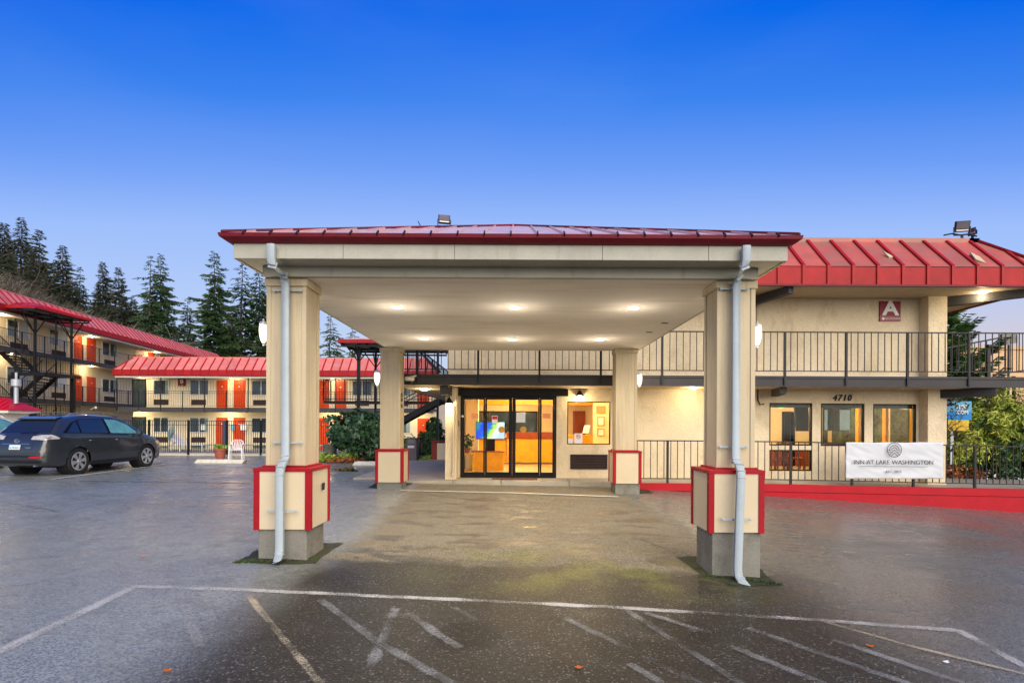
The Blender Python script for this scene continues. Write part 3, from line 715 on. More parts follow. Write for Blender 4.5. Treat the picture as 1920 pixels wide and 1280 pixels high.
# access hatch outline in ceiling & little stains
part('access_hatch', B((PX(1067, 9.9), 9.3, ZC-.006), (PX(1140, 9.9), 10.2, ZC-.001)), ceiling_m, can)
def vent_hole(px, py, w):
    Yv = (ZC-EYE)*1025/(795-py); x = PX(px, Yv, py); mb = MB(); a = 0
    mb.prism([Vector((x+w*math.cos(i)*random.uniform(.5, 1.1), Yv+w*.7*math.sin(i)*random.uniform(.4, 1.1), ZC-.003)) for i in [k*.628 for k in range(10)]], (0, 0, -.004)); return mb
part('ceiling_stain', vent_hole(1246, 604, .09), dark_mat, can); part('ceiling_stain', vent_hole(1216, 621, .08), beam_m, can)

def column(xa, xb, yf, d, pa, pb, pyf, pz0, pz1, ca, cb, cz0):
    """tapering none: shaft front face xa..xb at yf, pedestal pa..pb with red trim, concrete footing ca..cb"""
    col = part('column', B((xa+.012, yf+.012, pz1-.01), (xb-.012, yf+d-.012, ZC-.006)), siding, can)
    # corner boards and battens
    w = .055
    for x in (xa, xb-w):
        part('corner_board', B((x, yf, pz1+.004), (x+w, yf+.011, ZC-.10)), siding, col, bevel=.003)
        part('corner_board', B((x, yf+d-.011, pz1+.004), (x+w, yf+d, ZC-.10)), siding, col)
    for x in (xa, xb-.011):
        part('corner_board', B((x, yf+.0115, pz1+.004), (x+.011, yf+w, ZC-.10)), siding, col)
        part('corner_board', B((x, yf+d-w, pz1+.004), (x+.011, yf+d-.0115, ZC-.10)), siding, col)
    part('capital', B((xa-.02, yf-.02, ZC-.10), (xb+.02, yf+d+.02, ZC-.007)), siding, col, bevel=.006)
    pd = (pb-pa); py1 = pyf + pd
    t = .045
    part('base_panel', B((pa+.012, pyf+.012, pz0), (pb-.012, py1-.012, pz1-.035)), siding_panel, col)
    for x in (pa, pb-.07):
        part('corner_trim', B((x, pyf, pz0-.01), (x+.07, pyf+.02, pz1-.04)), red_trim, col, bevel=.003)
        part('corner_trim', B((x, py1-.02, pz0-.01), (x+.07, py1, pz1-.04)), red_trim, col)
    for x in (pa, pb-.02):
        part('corner_trim', B((x, pyf+.0205, pz0-.01), (x+.02, pyf+.065, pz1-.04)), red_trim, col, bevel=.003)
        part('corner_trim', B((x, py1-.065, pz0-.01), (x+.02, py1-.0205, pz1-.04)), red_trim, col)
    part('cap_trim', B((pa-.006, pyf-.006, pz1-.04), (pb+.006, py1+.006, pz1)), red_trim, col, bevel=.004)
    part('shaft_trim', B((xa-.03, yf-.03, pz1), (xb+.03, yf+d+.03, pz1+.022)), red_trim, col, bevel=.003)
    part('concrete_footing', B((ca, pyf+.05, cz0-.25), (cb, py1-.05, pz0-.002)), concrete, col, bevel=.012)
    return col
cols = []
def mkcol(fa, fb, yf, pa, pb, pyf, pz0, pz1, ca, cb, cz0, d=.46):
    c = column(PX(fa, yf, 700), PX(fb, yf, 700), yf, d, PX(pa, pyf, 900), PX(pb, pyf, 900), pyf, pz0, pz1, PX(ca, pyf+.05, 1000), PX(cb, pyf+.05, 1000), cz0)
    cols.append(c); return c
mkcol(499, 573.5, 6.72, 475, 582.5, 6.55, .375, 1.11, 484, 575, 0)
mkcol(1344, 1416, 6.72, 1329, 1434, 6.55, .365, 1.11, 1335, 1426, -.2)
mkcol(713, 750, 12.75, 703, 756, 12.65, .29, 1.04, 706, 752, .14)
mkcol(1155, 1195, 12.75, 1149.5, 1203, 12.65, .29, 1.04, 1153, 1199, .05)

# wet soil patches around the near footings
def patch(pix, m, name, z=.008, lab=None):
    pts = [G(*p) for p in pix]; cxm = sum((p for p in pts), Vector())/len(pts); mb = MB(); k = len(pts)
    sub = []
    for i in range(k):
        a, b = pts[i], pts[(i+1) % k]
        for j in range(6):
            p = a.lerp(b, j/6) + Vector((random.uniform(-.02, .02), random.uniform(-.02, .02), 0)); sub.append(p)
    mb.v = [(cxm.x, cxm.y, ground(cxm.x, cxm.y)+z+.006)] + [(p.x, p.y, ground(p.x, p.y)+z-.004) for p in sub]
    n = len(sub); mb.f = [(0, 1+i, 1+(i+1) % n) for i in range(n)]
    return struct(name, mb, m)
patch([(442, 1054), (484, 1030), (575, 1018), (642, 1018), (590, 1056), (520, 1058)], moss_m, 'soil_patch')
patch([(1268, 1044), (1335, 1040), (1420, 1062), (1464, 1098), (1380, 1098), (1320, 1082)], moss_m, 'soil_patch')
patch([(690, 914), (706, 904), (765, 902), (775, 906), (752, 914), (715, 916)], moss_m, 'soil_patch')
patch([(1138, 908), (1200, 910), (1225, 924), (1170, 926)], moss_m, 'soil_patch')
# moss tufts at the footings
def tufts(name, label, pix, n, h=.03):
    mb = MB()
    for _ in range(n):
        i = random.randrange(len(pix)-1); t = random.random(); a, b = G(*pix[i]), G(*pix[i+1]); p = a.lerp(b, t) + Vector((random.gauss(0, .03), random.gauss(0, .02), 0))
        z = ground(p.x, p.y); an = random.uniform(0, 6.28); w = .012
        mb.quad((p.x-w*math.cos(an), p.y-w*math.sin(an), z), (p.x+w*math.cos(an), p.y+w*math.sin(an), z), (p.x+random.gauss(0, .012), p.y+random.gauss(0, .012), z+h*random.uniform(.4, 1)))
    o = part(name, mb, fern_leaf if False else moss_leaf); o['kind'] = 'stuff'; return o
moss_leaf = leafmat('moss_green', (0.022, 0.045, 0.010), (0.06, 0.10, 0.02))
tufts('moss', '', [(445, 1054), (500, 1052), (600, 1046)], 500)
tufts('moss', '', [(1325, 1080), (1400, 1088), (1460, 1096)], 500)

# downspouts
def downspout(path, w, straps, dx=1):
    ds = MB()
    pts = [Vector(p) for p in path]
    n0 = 0
    for i, p in enumerate(pts):
        wx, wy = w/2, w*.38
        d = (pts[min(i+1, len(pts)-1)]-pts[max(i-1, 0)]).normalized(); a = Vector((0, 1, 0)); b = d.cross(a).normalized()
        for u, v in ((-1,-.6),(-.6,-1),(.6,-1),(1,-.6),(1,.6),(.6,1),(-.6,1),(-1,.6)): ds.v.append(tuple(p + b*u*wx + a*v*wy))
    for i in range(len(pts)-1):
        for j in range(8): a_ = 8*i+j; b_ = 8*i+(j+1) % 8; ds.f.append((a_, b_, b_+8, a_+8))
    ds.f.append(tuple(range(8)))
    o = part('downspout', ds, downspout_m, can, smooth=True)
    me = o.data
    for i in range(2, len(pts)-1):
        p = pts[i]; d_ = (pts[i+1]-pts[i-1]).normalized()
        if (pts[i]-pts[i-1]).length < .35: part('crimp', MB().bar(p-d_*.006, p+d_*.006, w*1.06, w*.84, up=(0, 1, 0)), downspout_m, o, bevel=.01)
    last = pts[-1]; part('outlet', MB().box((last.x-w*.42, last.y-w*.3, last.z-.002), (last.x+w*.42, last.y+w*.3, last.z+.004)), dark_mat, o)
    for z, x, y in straps:
        s = MB(); s.box((x-w*.5-.006, y-w*.45, z-.013), (x+w*.5+.006, y-w*.38, z+.013))
        for k in (-1, 1):
            s.box((x+k*(w*.5+.006), y-w*.44, z-.012), (x+k*(w*.5), y+w*.4, z+.012)); s.box((x+k*w*.5, y+w*.28, z-.010), (x+k*(w*.5+.10), y+w*.36, z+.010))
            s.lathe([(.019, 0), (.019, -.008), (.009, -.011)], 8, (x+k*(w*.5+.115), y+w*.3, z), 'Y')
        part('strap', s, downspout_m, o)
    return o
def pth(lst): return [P(px, py, Y) for px, py, Y in lst]
wD = .092
downspout(pth([(508.5, 458, 6.20), (508.5, 484, 6.20), (511, 497, 6.22), (531, 515, 6.56), (535.5, 528, 6.63), (535.5, 850, 6.63), (535.5, 858, 6.60), (531, 867, 6.52), (526, 877, 6.44), (524.5, 890, 6.43), (524.5, 1025, 6.43), (524, 1038, 6.42), (519, 1053, 6.30)]), wD,
          [(PZ(543, 6.6), P(535.5, 543, 6.63).x, 6.66), (PZ(832, 6.6), P(535.5, 832, 6.63).x, 6.66), (PZ(960, 6.43, 524), P(524.5, 960, 6.43).x, 6.47)])
downspout(pth([(1399, 461, 6.20), (1399, 488, 6.20), (1396, 500, 6.22), (1385, 518, 6.50), (1380.5, 530, 6.63), (1379, 856, 6.63), (1380, 864, 6.60), (1386, 873, 6.50), (1389, 884, 6.44), (1389, 895, 6.43), (1383, 1064, 6.43), (1384, 1078, 6.42), (1390, 1088, 6.36), (1399, 1099, 6.26)]), wD,
          [(PZ(538, 6.6, 1380), P(1380.5, 538, 6.63).x, 6.66), (PZ(838, 6.6, 1380), P(1379, 838, 6.63).x, 6.66), (PZ(975, 6.43, 1383), P(1386, 975, 6.43).x, 6.47)])
# outlet box on left near pedestal side, small tag on rear column
part('power_outlet', B((PX(582.4, 6.55, 900)+.004, 6.93, PZ(918, 6.93, 597)), (PX(582.4, 6.55, 900)+.018, 6.99, PZ(905, 6.93, 597))), dark_mat, cols[0])
for z0, z1 in ((736, 744), (746, 752), (757, 764)):
    part('number_tag', B((PX(750, 12.75, 700)+.0, 12.92, PZ(z1, 12.9, 752)), (PX(750, 12.75, 700)+.01, 13.02, PZ(z0, 12.9, 752))), beam_m, cols[2])

# recessed ceiling lights
LAMPS = [(745, 575, 'front left'), (965, 576, 'front middle'), (1187, 577, 'front right'), (796, 634, 'rear left'), (960, 636, 'rear middle'), (1125, 636, 'rear right')]
for px, py, w_ in LAMPS:
    Yl = (ZC-EYE)*1025/(795-py+(px-968)*TH); x = PX(px, Yl, py)
    t = thing('ceiling_light', f'round recessed canopy ceiling light, {w_} of the six', 'light', (x, Yl, ZC), 0, 'recessed lights in the canopy ceiling')
    part('trim_ring', MB().lathe([(.10, 0), (.10, -.005), (.088, -.008), (.085, -.002)], 20), white_paint, t, True, True, M_=Matrix.Identity(4))
    part('lens', MB().lathe([(.084, -.003), (.084, -.010), (.05, -.016)], 20), glow, t, True)
    lightpt('bulb', (x, Yl, ZC-.05), 85, (1, .86, .64), .07, t, spot=150)
    lightpt('bulb', (x, Yl, ZC-.38), 5, (1, .88, .72), .05, t)  # added fill hung below the lens to brighten the ceiling, no real bulb

# half-bullet glass sconces on the column sides
def sconce(px, py, Y, side, where, sc=1.0, w=7):
    p = P(px, py, Y)
    t = thing('wall_sconce', f'lit bullet-shaped glass sconce on the {where}', 'wall lamp', p, 0, 'glass sconces on the canopy columns')
    prof = [(.0, -.15), (.018, -.145), (.045, -.10), (.062, -.03), (.068, .04), (.064, .09), (.05, .11)]
    part('glass_shade', MB().lathe([(r*sc*.78, h*sc*.9) for r, h in prof], 16), glow_soft, t, True, True)
    part('cap', MB().lathe([(.052*sc, .11*sc), (.045*sc, .135*sc), (.015*sc, .15*sc), (.008*sc, .18*sc)], 12), metal_grey, t, True, True)
    part('bracket', MB().bar((0, 0, .12*sc), (-side*.10, 0, .12*sc), .02).bar((0, 0, -.15*sc), (-side*.10, 0, -.15*sc), .012), metal_grey, t, True)
    part('finial', MB().lathe([(.006, -.175*sc), (.012, -.16*sc), (.006, -.148*sc)], 8), metal_grey, t, True)
    lightpt('bulb', (p.x+side*.11, p.y-.02, p.z), w, (1, .80, .5), .05, t)
sconce(494, 624, 6.95, -1, 'left side of the front left column')
sconce(1420, 628, 6.95, 1, 'right side of the front right column')
sconce(707, 709, 12.98, -1, 'left side of the rear left column', 1.3)
sconce(1199, 712, 12.98, 1, 'right side of the rear right column', 1.2)

# ------------------------------------------------------------------ main building (A)
A = thing('inn_building', 'two-storey cream stucco inn building A with red mansard roof behind the canopy', 'building', (4.7, 18, 0))
AX0, AX1 = -1.84, 11.35; ZB1, ZB0 = 2.88, 2.62
def rect(pa, pb, ya, yb, Y=YW):   # x0,x1,z0,z1 from pixels
    a = P(pa, (ya+yb)/2, Y).x; b = P(pb, (ya+yb)/2, Y).x; mid = (pa+pb)/2
    return (a, b, PZ(yb, Y, mid), PZ(ya, Y, mid))
DOOR = rect(863.7, 1043, 742, 894); DOOR = (DOOR[0], DOOR[1], SW_Z, DOOR[3])
WIN0 = rect(1063.5, 1144.5, 752.6, 833)
W1, W2, W3 = rect(1442.5, 1523, 755, 835), rect(1539, 1621, 756, 836), rect(1637, 1718, 757, 837)
W1B = rect(1442.5, 1523, 843, 882.5)
mb = MB(); wall_holes(mb, AX0, AX1, -.6, ZB1, [DOOR, WIN0, W1, W2, W3, W1B], YW, .18); part('ground_floor_wall', mb, stucco, A)
part('upper_wall', B((AX0, YW, ZB1+.004), (AX1, YW+.18, 5.45)), stucco, A)
part('side_wall', B((AX0, YW+.182, -.6), (AX0+.18, 25, 5.45)), stucco, A)
part('side_wall', B((AX1-.18, YW+.182, -.6), (AX1, 25, 5.45)), stucco, A)
part('rear_wall', B((AX0, 25.002, -.6), (AX1, 25.2, 5.45)), stucco, A)
part('base_strip', B((AX0, YW-.02, ZB1+.002), (AX1, YW-.001, ZB1+.12)), white_paint, A)
# piers
x0, x1 = PX(1741, 14.4), PX(1758, 14.4)
part('corner_pier', B((x0, 14.42, 0), (AX1+.004, YW-.001, ZB0-.004)), stucco, A); part('corner_pier', B((x0, 14.42, ZB1+.005), (AX1+.004, YW-.001, 5.2)), stucco, A)
x0, x1 = PX(835, 14.2), PX(855.5, 14.2)
part('entrance_pier', B((x0, 14.2, SW_Z), (x1, YW-.001, ZB0-.004)), stucco, A)
# balcony deck: concrete edge + steel channel, tan soffit
BX0, BX1 = -3.05, 20
part('balcony_deck', B((BX0, YR, ZB1-.06), (BX1, YW-.003, ZB1)), beam_m, A)
ed = [BX0, PX(1011, YR), PX(1241, YR), PX(1470, YR), PX(1700, YR), PX(1818, YR), BX1]
for a, b in zip(ed[:-1], ed[1:]):
    part('edge_beam', B((a+.003, YR+.02, ZB0-.002), (b-.003, YR+.06, ZB1-.065)), beam_m, A)
part('balcony_soffit', B((BX0, YR+.062, ZB0), (AX1, YW-.003, ZB0+.03)), soffit_m, A)
part('side_deck', B((BX0, YW, ZB0+.004), (AX0-.004, 25.5, ZB1)), soffit_m, A)
part('side_deck_edge', B((BX0-.04, YR+.02, ZB0-.002), (BX0-.002, 25.5, ZB1-.003)), beam_m, A)
part('side_deck', B((AX1+.003, YW, ZB0+.05), (13.1, 25.5, ZB1)), soffit_m, A)
# diagonal outriggers
def outrig(p0, p1, w, h, m=beam_m): part('outrigger_beam', MB().bar(p0, p1, w, h), m, A)
outrig((AX1-.25, YW-.1, ZB0-.12), (12.0, YR+.12, ZB0-.10), .20, .22); outrig((AX0+.1, YW-.05, ZB0-.14), (PX(833, 13.8), 13.75, ZB0-.12), .22, .22)
outrig((PX(1452, YW), YW, ZB0-.10), (PX(1452, YW)-.25, 13.75, ZB0-.08), .16, .18)
outrig((AX1-.15, YW-.1, 4.93), (13.0, 13.45, 5.00), .16, .22)
outrig((PX(1400, YW), YW, 4.93), (PX(1480, 13.5), 13.45, 5.00), .16, .2)
# roof
EY = 13.35; EZ0 = 5.10; EZ1 = 5.55; EX1 = 13.05
part('roof_soffit', B((AX0-1.2, EY+.04, EZ0-.02), (EX1-.04, YW+2, EZ0+.01)), soffit_m, A)
part('roof_soffit', B((AX1, YW+2.002, EZ0-.02), (EX1-.04, 26, EZ0+.01)), soffit_m, A)
Rf = A
loc_inv = wpos(A).inverted()
class _F: pass
def fake_root(parent, M_):
    """roof node whose local frame is M_ (a part of the building), its pans are sub-parts"""
    o = part('roof', B((-.01, .3, 0), (.01, .32, .02)), red_gutter, parent); o.matrix_basis = wpos(parent).inverted() @ M_; return o
seamx = []
x = PX(1553, EY, 495)
while x > AX0-1.2: seamx.append(x); x -= .607
x = PX(1553, EY, 495) + .607
while x < EX1-.1: seamx.append(x); x += .607
seamx = sorted(seamx)
rf = fake_root(A, Matrix.Identity(4))
mansard(rf, AX0-1.3, EX1, EY, EZ0, EZ1, .97, .93, .607, red_roof_dirty, red_fascia, False, True, .075, seams=seamx)
rs = fake_root(A, Matrix.Translation((EX1, EY, 0)) @ Matrix.Rotation(R(90), 4, 'Z'))
mansard(rs, 0, 12, 0, EZ0, EZ1, .97, .93, .607, red_roof_dirty, red_fascia, True, True, .075)
part('flat_roof', B((AX0-1.2, EY+.97+.251, EZ1+.85), (EX1-.97-.26, 24.5, EZ1+.9)), dark_mat, A)
part('torn_flashing', MB().prism([P(1655, 473, EY+.4), P(1668, 480, EY+.35), P(1678, 486, EY+.32), P(1666, 484, EY+.3)], (0, -.02, .03)), siding, rf)
part('torn_flashing', MB().prism([P(1818, 475, EY+.42), P(1836, 484, EY+.36), P(1848, 496, EY+.1), P(1828, 488, EY+.2)], (0, -.02, .03)), siding, rf)
# small conduit + camera on walls
part('conduit', MB().tube([P(1421, 720, YW-.04), P(1421, 750, YW-.04), P(1425, 758, YW-.06), P(1433, 757, YW-.12)], .018, 6), rail_m, A)
part('conduit', MB().tube([P(1420, 545, YW-.02), P(1420, 695, YW-.02)], .012, 6), stucco, A)
part('rain_pipe', MB().tube([P(857, 728, 14.6), P(857, 735, 14.6), P(851, 752, 14.3), P(850, 765, 14.15), P(850, 880, 14.15), P(848, 892, 14.1)], .035, 8), siding, A, smooth=True)
part('doorbell', B(rect(856, 861, 789, 799)[0:1] + (14.1+.62, rect(856, 861, 789, 799)[2]), (rect(856, 861, 789, 799)[1], YW-.001, rect(856, 861, 789, 799)[3])), grey_bin, A)

def frame_ring(x0, x1, z0, z1, y0, y1, e, m_='frame_black'):
    f = MB(); f.box((x0, y0, z0), (x1, y1, z0+e)).box((x0, y0, z1-e), (x1, y1, z1)).box((x0, y0, z0+e), (x0+e, y1, z1-e)).box((x1-e, y0, z0+e), (x1, y1, z1-e)); return f
def shop_window(r, e=.035, gm=glass2):
    x0, x1, z0, z1 = r
    w = part('window', frame_ring(x0+.002, x1-.002, z0+.002, z1-.002, YW+.01, YW+.08, e), frame_black, A)
    part('pane', B((x0+e, YW+.04, z0+e), (x1-e, YW+.046, z1-e)), gm, w); return w
wl = shop_window(WIN0, .025, glass); ws = [shop_window(r) for r in (W1, W2, W3)]; wb = shop_window(W1B, .035)
for r, w in ((W1, ws[0]), (W2, ws[1]), (W3, ws[2])): part('roller_blind', B((r[0]+.04, YW+.09, r[3]-.12), (r[1]-.04, YW+.12, r[3]-.03)), beam_m, w)
# entrance sliding doors
D = DOOR
ent = part('entrance_door_frame', frame_ring(D[0], D[1], D[2], D[3], YW-.03, YW+.12, .055), frame_black, A)
part('header_box', B((PX(859, YW), YW-.16, D[3]-.004), (PX(1064, YW), YW-.031, PZ(729.5, YW))), frame_black, ent)
panes = [(871, 906.5), (913, 954), (967, 1009), (1015.5, 1036)]
ztop, zbot = PZ(749, YW), PZ(885, YW)
yoff = [.0, .05, .05, .0]
edges = [864, 909.5, 960.5, 1012, 1043]
for (a, b), yo, e0, e1 in zip(panes, yoff, edges[:-1], edges[1:]):
    lf = MB(); xa, xb, ea, eb = PX(a, YW), PX(b, YW), PX(e0, YW)+.002, PX(e1, YW)-.002
    if e0 == 864: ea += .055
    if e1 == 1043: eb -= .055
    y0 = YW-.02+yo
    lf.box((ea, y0, D[2]+.056), (xa, y0+.045, D[3]-.056)).box((xb, y0, D[2]+.056), (eb, y0+.045, D[3]-.056)).box((xa, y0, D[2]+.056), (xb, y0+.045, zbot)).box((xa, y0, ztop), (xb, y0+.045, D[3]-.056))
    o = part('sliding_door', lf, frame_black, ent)
    part('glass_pane', B((xa, y0+.02, zbot), (xb, y0+.026, ztop)), glass, o)
def sheet(name, px0, px1, py0, py1, m, Y=YW-.03, parent=None, th=.004):
    r = rect(px0, px1, py0, py1, Y); return part(name, B((r[0], Y-th, r[2]), (r[1], Y, r[3])), m, parent)
def posted(name, px0, px1, py0, py1, m, lab, cat, Y=YW-.005, grp=None):
    o = sheet(name, px0, px1, py0, py1, m, Y); return tag(o, lab, cat, grp)
st = lambda n, a, b, c, d, m: sheet(n, a, b, c, d, m, YW-.02, ent)
posted('paper_notice', 968, 985, 773, 791.5, paper, 'white paper notice taped inside the middle right glass door', 'notice', YW+.028)
posted('door_hanger', 922.5, 933, 779, 793, paper, 'small white and red hanging tag on the glass door', 'sign', YW+.028)
sheet('tag_band', 923, 932.5, 780, 786, lamp_red, YW+.022)['category'] = 'sign'
bpy.data.objects['tag_band']['label'] = 'red header strip of the hanging tag on the glass'
posted('orange_notice', 884, 897, 775, 784, orange_paper, 'orange notice sticker on the leftmost glass pane of the entrance', 'sticker', YW-.004, 'orange notices on the entrance glass')
posted('orange_notice', 1018, 1032, 775, 784, orange_paper, 'orange notice sticker on the rightmost glass pane of the entrance', 'sticker', YW-.004, 'orange notices on the entrance glass')
for px, w_ in ((940.5, 'left'), (981.5, 'right')):
    p = P(px, 805, YW+.02); tag(part('round_sticker', MB().lathe([(.088, 0), (.088, -.004)], 24, p, 'Y'), gold), f'round gold sticker on the {w_} sliding glass door', 'sticker', 'round gold stickers on the doors')
tag(part('round_sticker', MB().lathe([(.032, 0), (.032, -.004)], 14, P(867.5, 780, YW-.032), 'Y'), white_text), 'tiny round white sticker on the left black door jamb', 'sticker')
mat_o = part('doormat', B((PX(923, 14.35), 14.15, SW_Z+.002), (PX(1008, 14.35), 14.62, SW_Z+.018)), mat('brown_mat', (.16, .08, .05), .95, .3, 20, bump=.8, bscale=120), bevel=.004)
tag(mat_o, 'thin brown doormat in front of the sliding doors', 'doormat')
# louvred grille
r = rect(1069, 1139, 851.5, 879)
gr = part('wall_grille', frame_ring(r[0], r[1], r[2], r[3], YW-.03, YW-.001, .02).box((r[0]+.02, YW-.006, r[2]+.02), (r[1]-.02, YW-.002, r[3]-.02)), ac_m, A)
for k in range(9):
    z = r[2]+.035+(r[3]-r[2]-.06)*k/8; part('louvre', MB().bar((r[0]+.02, YW-.02, z), (r[1]-.02, YW-.02, z), .022, .008, up=(0, -.6, 1)), ac_m, gr)

# lobby interior (seen through the doors and window)
lob = part('lobby_room', MB(), room_wall, A) if False else None
LX0, LX1, LY1, LZ = -1.62, 3.2, 22.2, 2.56
def inner(name, a, b, m): return part(name, B(a, b), m, A)
inner('interior_floor', (LX0, YW+.19, -.02), (LX1, LY1, SW_Z), room_floor); inner('interior_ceiling', (LX0, YW+.19, LZ), (LX1, LY1, LZ+.03), room_ceil)
inner('interior_wall', (LX0, LY1, SW_Z), (LX1, LY1+.1, LZ), room_wall); inner('interior_wall', (LX1, YW+.19, SW_Z), (LX1+.1, LY1, LZ), room_wall)
inner('interior_wall', (LX0-.03, YW+.19, SW_Z), (LX0, LY1, LZ), room_wall)
inner('interior_pillar', (LX0+.02, 17.2, SW_Z), (LX0+.42, 17.6, LZ-.002), room_wall)
inner('interior_soffit', (LX0, 19.4, LZ-.22), (LX1-.01, 19.9, LZ-.001), wood_counter)
wb_ = part('back_window', frame_ring(PX(890, 22), PX(1008, 22), .9+.4, 2.18, LY1-.06, LY1-.002, .05), frame_black, A)
part('pane', B((PX(890, 22)+.05, LY1-.04, 1.35), (PX(1008, 22)-.05, LY1-.03, 2.13)), dark_pane, wb_)
lightpt('lobby_ceiling_lamp', (.3, 17.6, LZ-.06), 210, (1, .72, .40), .3, A)
lightpt('lobby_ceiling_lamp', (-.2, 20.7, LZ-.06), 100, (1, .66, .30), .3, A)
lightpt('lobby_ceiling_lamp', (2.2, 16.8, LZ-.06), 110, (1, .70, .36), .3, A)
for x, y in ((-.9, 18.4), (-.15, 19), (.75, 18.6), (1.1, 17.2)): part('lobby_downlight', MB().lathe([(.09, 0), (.09, -.012)], 14, (x, y, LZ-.002)), glow, A)
part('interior_wall_trim', B((LX0+.01, LY1-.02, .9), (LX1-.01, LY1-.003, 1.0)), wood_dark, A)
for k in range(0): tag(part('brochure', B((PX(1046-4*k, 21.9), LY1-.06, 1.5+.0*k), (PX(1046-4*k, 21.9)+.07, LY1-.03, 1.72)), (paper, teal_m, orange_paper, sign_pink)[k % 4]), 'small coloured leaflet in the rack at the back of the lobby', 'leaflet', 'leaflets in the lobby rack')
# reception desk
dk = thing('reception_desk', 'orange wooden reception desk with dark red top inside the lobby', 'desk', (0, 20, SW_Z))
dx0, dx1 = PX(884, 20), PX(1046, 20)
part('front_panel', B((dx0, 20.0, SW_Z+.06), (PX(950, 20), 20.5, 1.12)), wood_counter, dk); part('front_panel', B((PX(951, 20), 19.9, SW_Z+.06), (dx1, 20.5, 1.12)), wood_counter, dk)
part('ledge', B((dx0-.03, 19.85, 1.12), (dx1+.02, 20.5, 1.16)), wood_dark, dk); part('raised_top', B((PX(950, 20), 19.86, 1.161), (dx1+.01, 20.5, 1.36)), wood_dark, dk); part('raised_top', B((dx0, 20.06, 1.161), (PX(915, 20), 20.5, 1.34)), wood_dark, dk)
# television with landscape-like abstract screen
def screen_mat():
    m = bpy.data.materials.new('screen_picture'); m.use_nodes = True; t = m.node_tree; t.nodes.clear()
    tc = N(t, 'ShaderNodeTexCoord'); s = N(t, 'ShaderNodeSeparateXYZ'); L(t, tc.outputs['Generated'], s.inputs[0])
    nz = N(t, 'ShaderNodeTexNoise'); nz.inputs['Scale'].default_value = 7; nz.inputs['Detail'].default_value = 6; L(t, tc.outputs['Generated'], nz.inputs['Vector'])
    a = N(t, 'ShaderNodeMath', operation='MULTIPLY_ADD'); L(t, nz.outputs['Fac'], a.inputs[0]); a.inputs[1].default_value = .5; L(t, s.outputs['X'], a.inputs[2])
    b = N(t, 'ShaderNodeMath', operation='MULTIPLY_ADD'); L(t, s.outputs['Z'], b.inputs[0]); b.inputs[1].default_value = -.35; L(t, a.outputs[0], b.inputs[2])
    r = N(t, 'ShaderNodeValToRGB'); L(t, b.outputs[0], r.inputs[0]); r.color_ramp.interpolation = 'EASE'
    pts = [(0, (.05, .25, .3)), (.22, (.03, .08, .8)), (.45, (.05, .15, .75)), (.55, (.1, .5, .3)), (.68, (.6, .8, .05)), (.8, (.7, .85, .9)), (1, (.5, .65, .8))]
    while len(r.color_ramp.elements) < len(pts): r.color_ramp.elements.new(.5)
    for e, (p_, c_) in zip(r.color_ramp.elements, pts): e.position = p_; e.color = (*c_, 1)
    e = N(t, 'ShaderNodeEmission'); L(t, r.outputs[0], e.inputs[0]); e.inputs[1].default_value = .42
    o = N(t, 'ShaderNodeOutputMaterial'); L(t, e.outputs[0], o.inputs[0]); return m
tv = thing('television', 'flat television showing a bright blue and green picture in the lobby', 'television', P(920, 822, 17.2))
r = rect(893, 946, 791, 822, 17.2)
part('bezel', B((r[0]-.015, 17.2, r[2]-.015), (r[1]+.015, 17.25, r[3]+.015)), frame_black, tv); part('screen', B((r[0], 17.19, r[2]), (r[1], 17.199, r[3])), screen_mat(), tv)
part('stand', B((r[0]+.3, 17.205, SW_Z+.6), (r[1]-.3, 17.26, r[2]-.02)), frame_black, tv)
cs = thing('console_table', 'orange wooden console under the lobby television', 'table', (r[0], 17.2, SW_Z))
part('cabinet', B((r[0]-.1, 17.0, SW_Z), (r[1]-.02, 17.5, SW_Z+.57)), wood_counter, cs); part('top', B((r[0]-.14, 16.96, SW_Z+.572), (r[1]+.02, 17.54, SW_Z+.60)), wood_dark, cs)
# plant on small table behind left pane
pt = thing('side_table', 'small wooden side table just inside the left glass pane', 'table', (PX(878, 15.6), 15.6, SW_Z))
tx = PX(880, 15.6)
part('table_top', B((tx-.25, 15.4, .78), (tx+.15, 15.8, .82)), wood_counter, pt)
for dx, dy in ((-.22, .03), (.10, .03), (-.22, .35), (.10, .35)): part('leg', B((tx+dx, 15.4+dy, SW_Z), (tx+dx+.035, 15.435+dy, .78)), wood_counter, pt)

def leafcloud(center, rad, n, size, seed, flat=.6, shell=.55, lump=.35, droop=0, elong=1.8):
    """scattered real leaf faces filling a lumpy volume"""
    rnd = random.Random(seed); mb = MB(); c = Vector(center); off = Vector((seed*3.7, seed*1.3, seed*2.1))
    cnt = 0
    while cnt < n:
        d = Vector((rnd.gauss(0, 1), rnd.gauss(0, 1), rnd.gauss(0, 1))).normalized()
        lumpf = 1 + lump*(mnoise.noise(d*2.1 + off))*2
        rr = (shell + (1-shell)*rnd.random()**.5) * lumpf
        p = c + Vector((d.x*rad[0], d.y*rad[1], d.z*rad[2]))*rr
        if mnoise.noise(p*2.2/max(rad)*1.4 + off) < -.22: continue
        cnt += 1
        nrm = (d + Vector((rnd.gauss(0, .6), rnd.gauss(0, .6), rnd.gauss(0, .6) + .35))).normalized()
        t = nrm.cross(Vector((rnd.gauss(0, 1), rnd.gauss(0, 1), rnd.gauss(0, .6)))).normalized(); t.z -= droop; t.normalize(); b = nrm.cross(t).normalized()
        s = size*rnd.uniform(.6, 1.3)
        mb.quad(p - t*s*elong*.5, p + b*s*.45, p + t*s*elong*.5, p - b*s*.45)
    return mb
ip = thing('potted_plant', 'leafy potted houseplant on the side table inside the entrance', 'plant', (tx-.05, 15.6, .82))
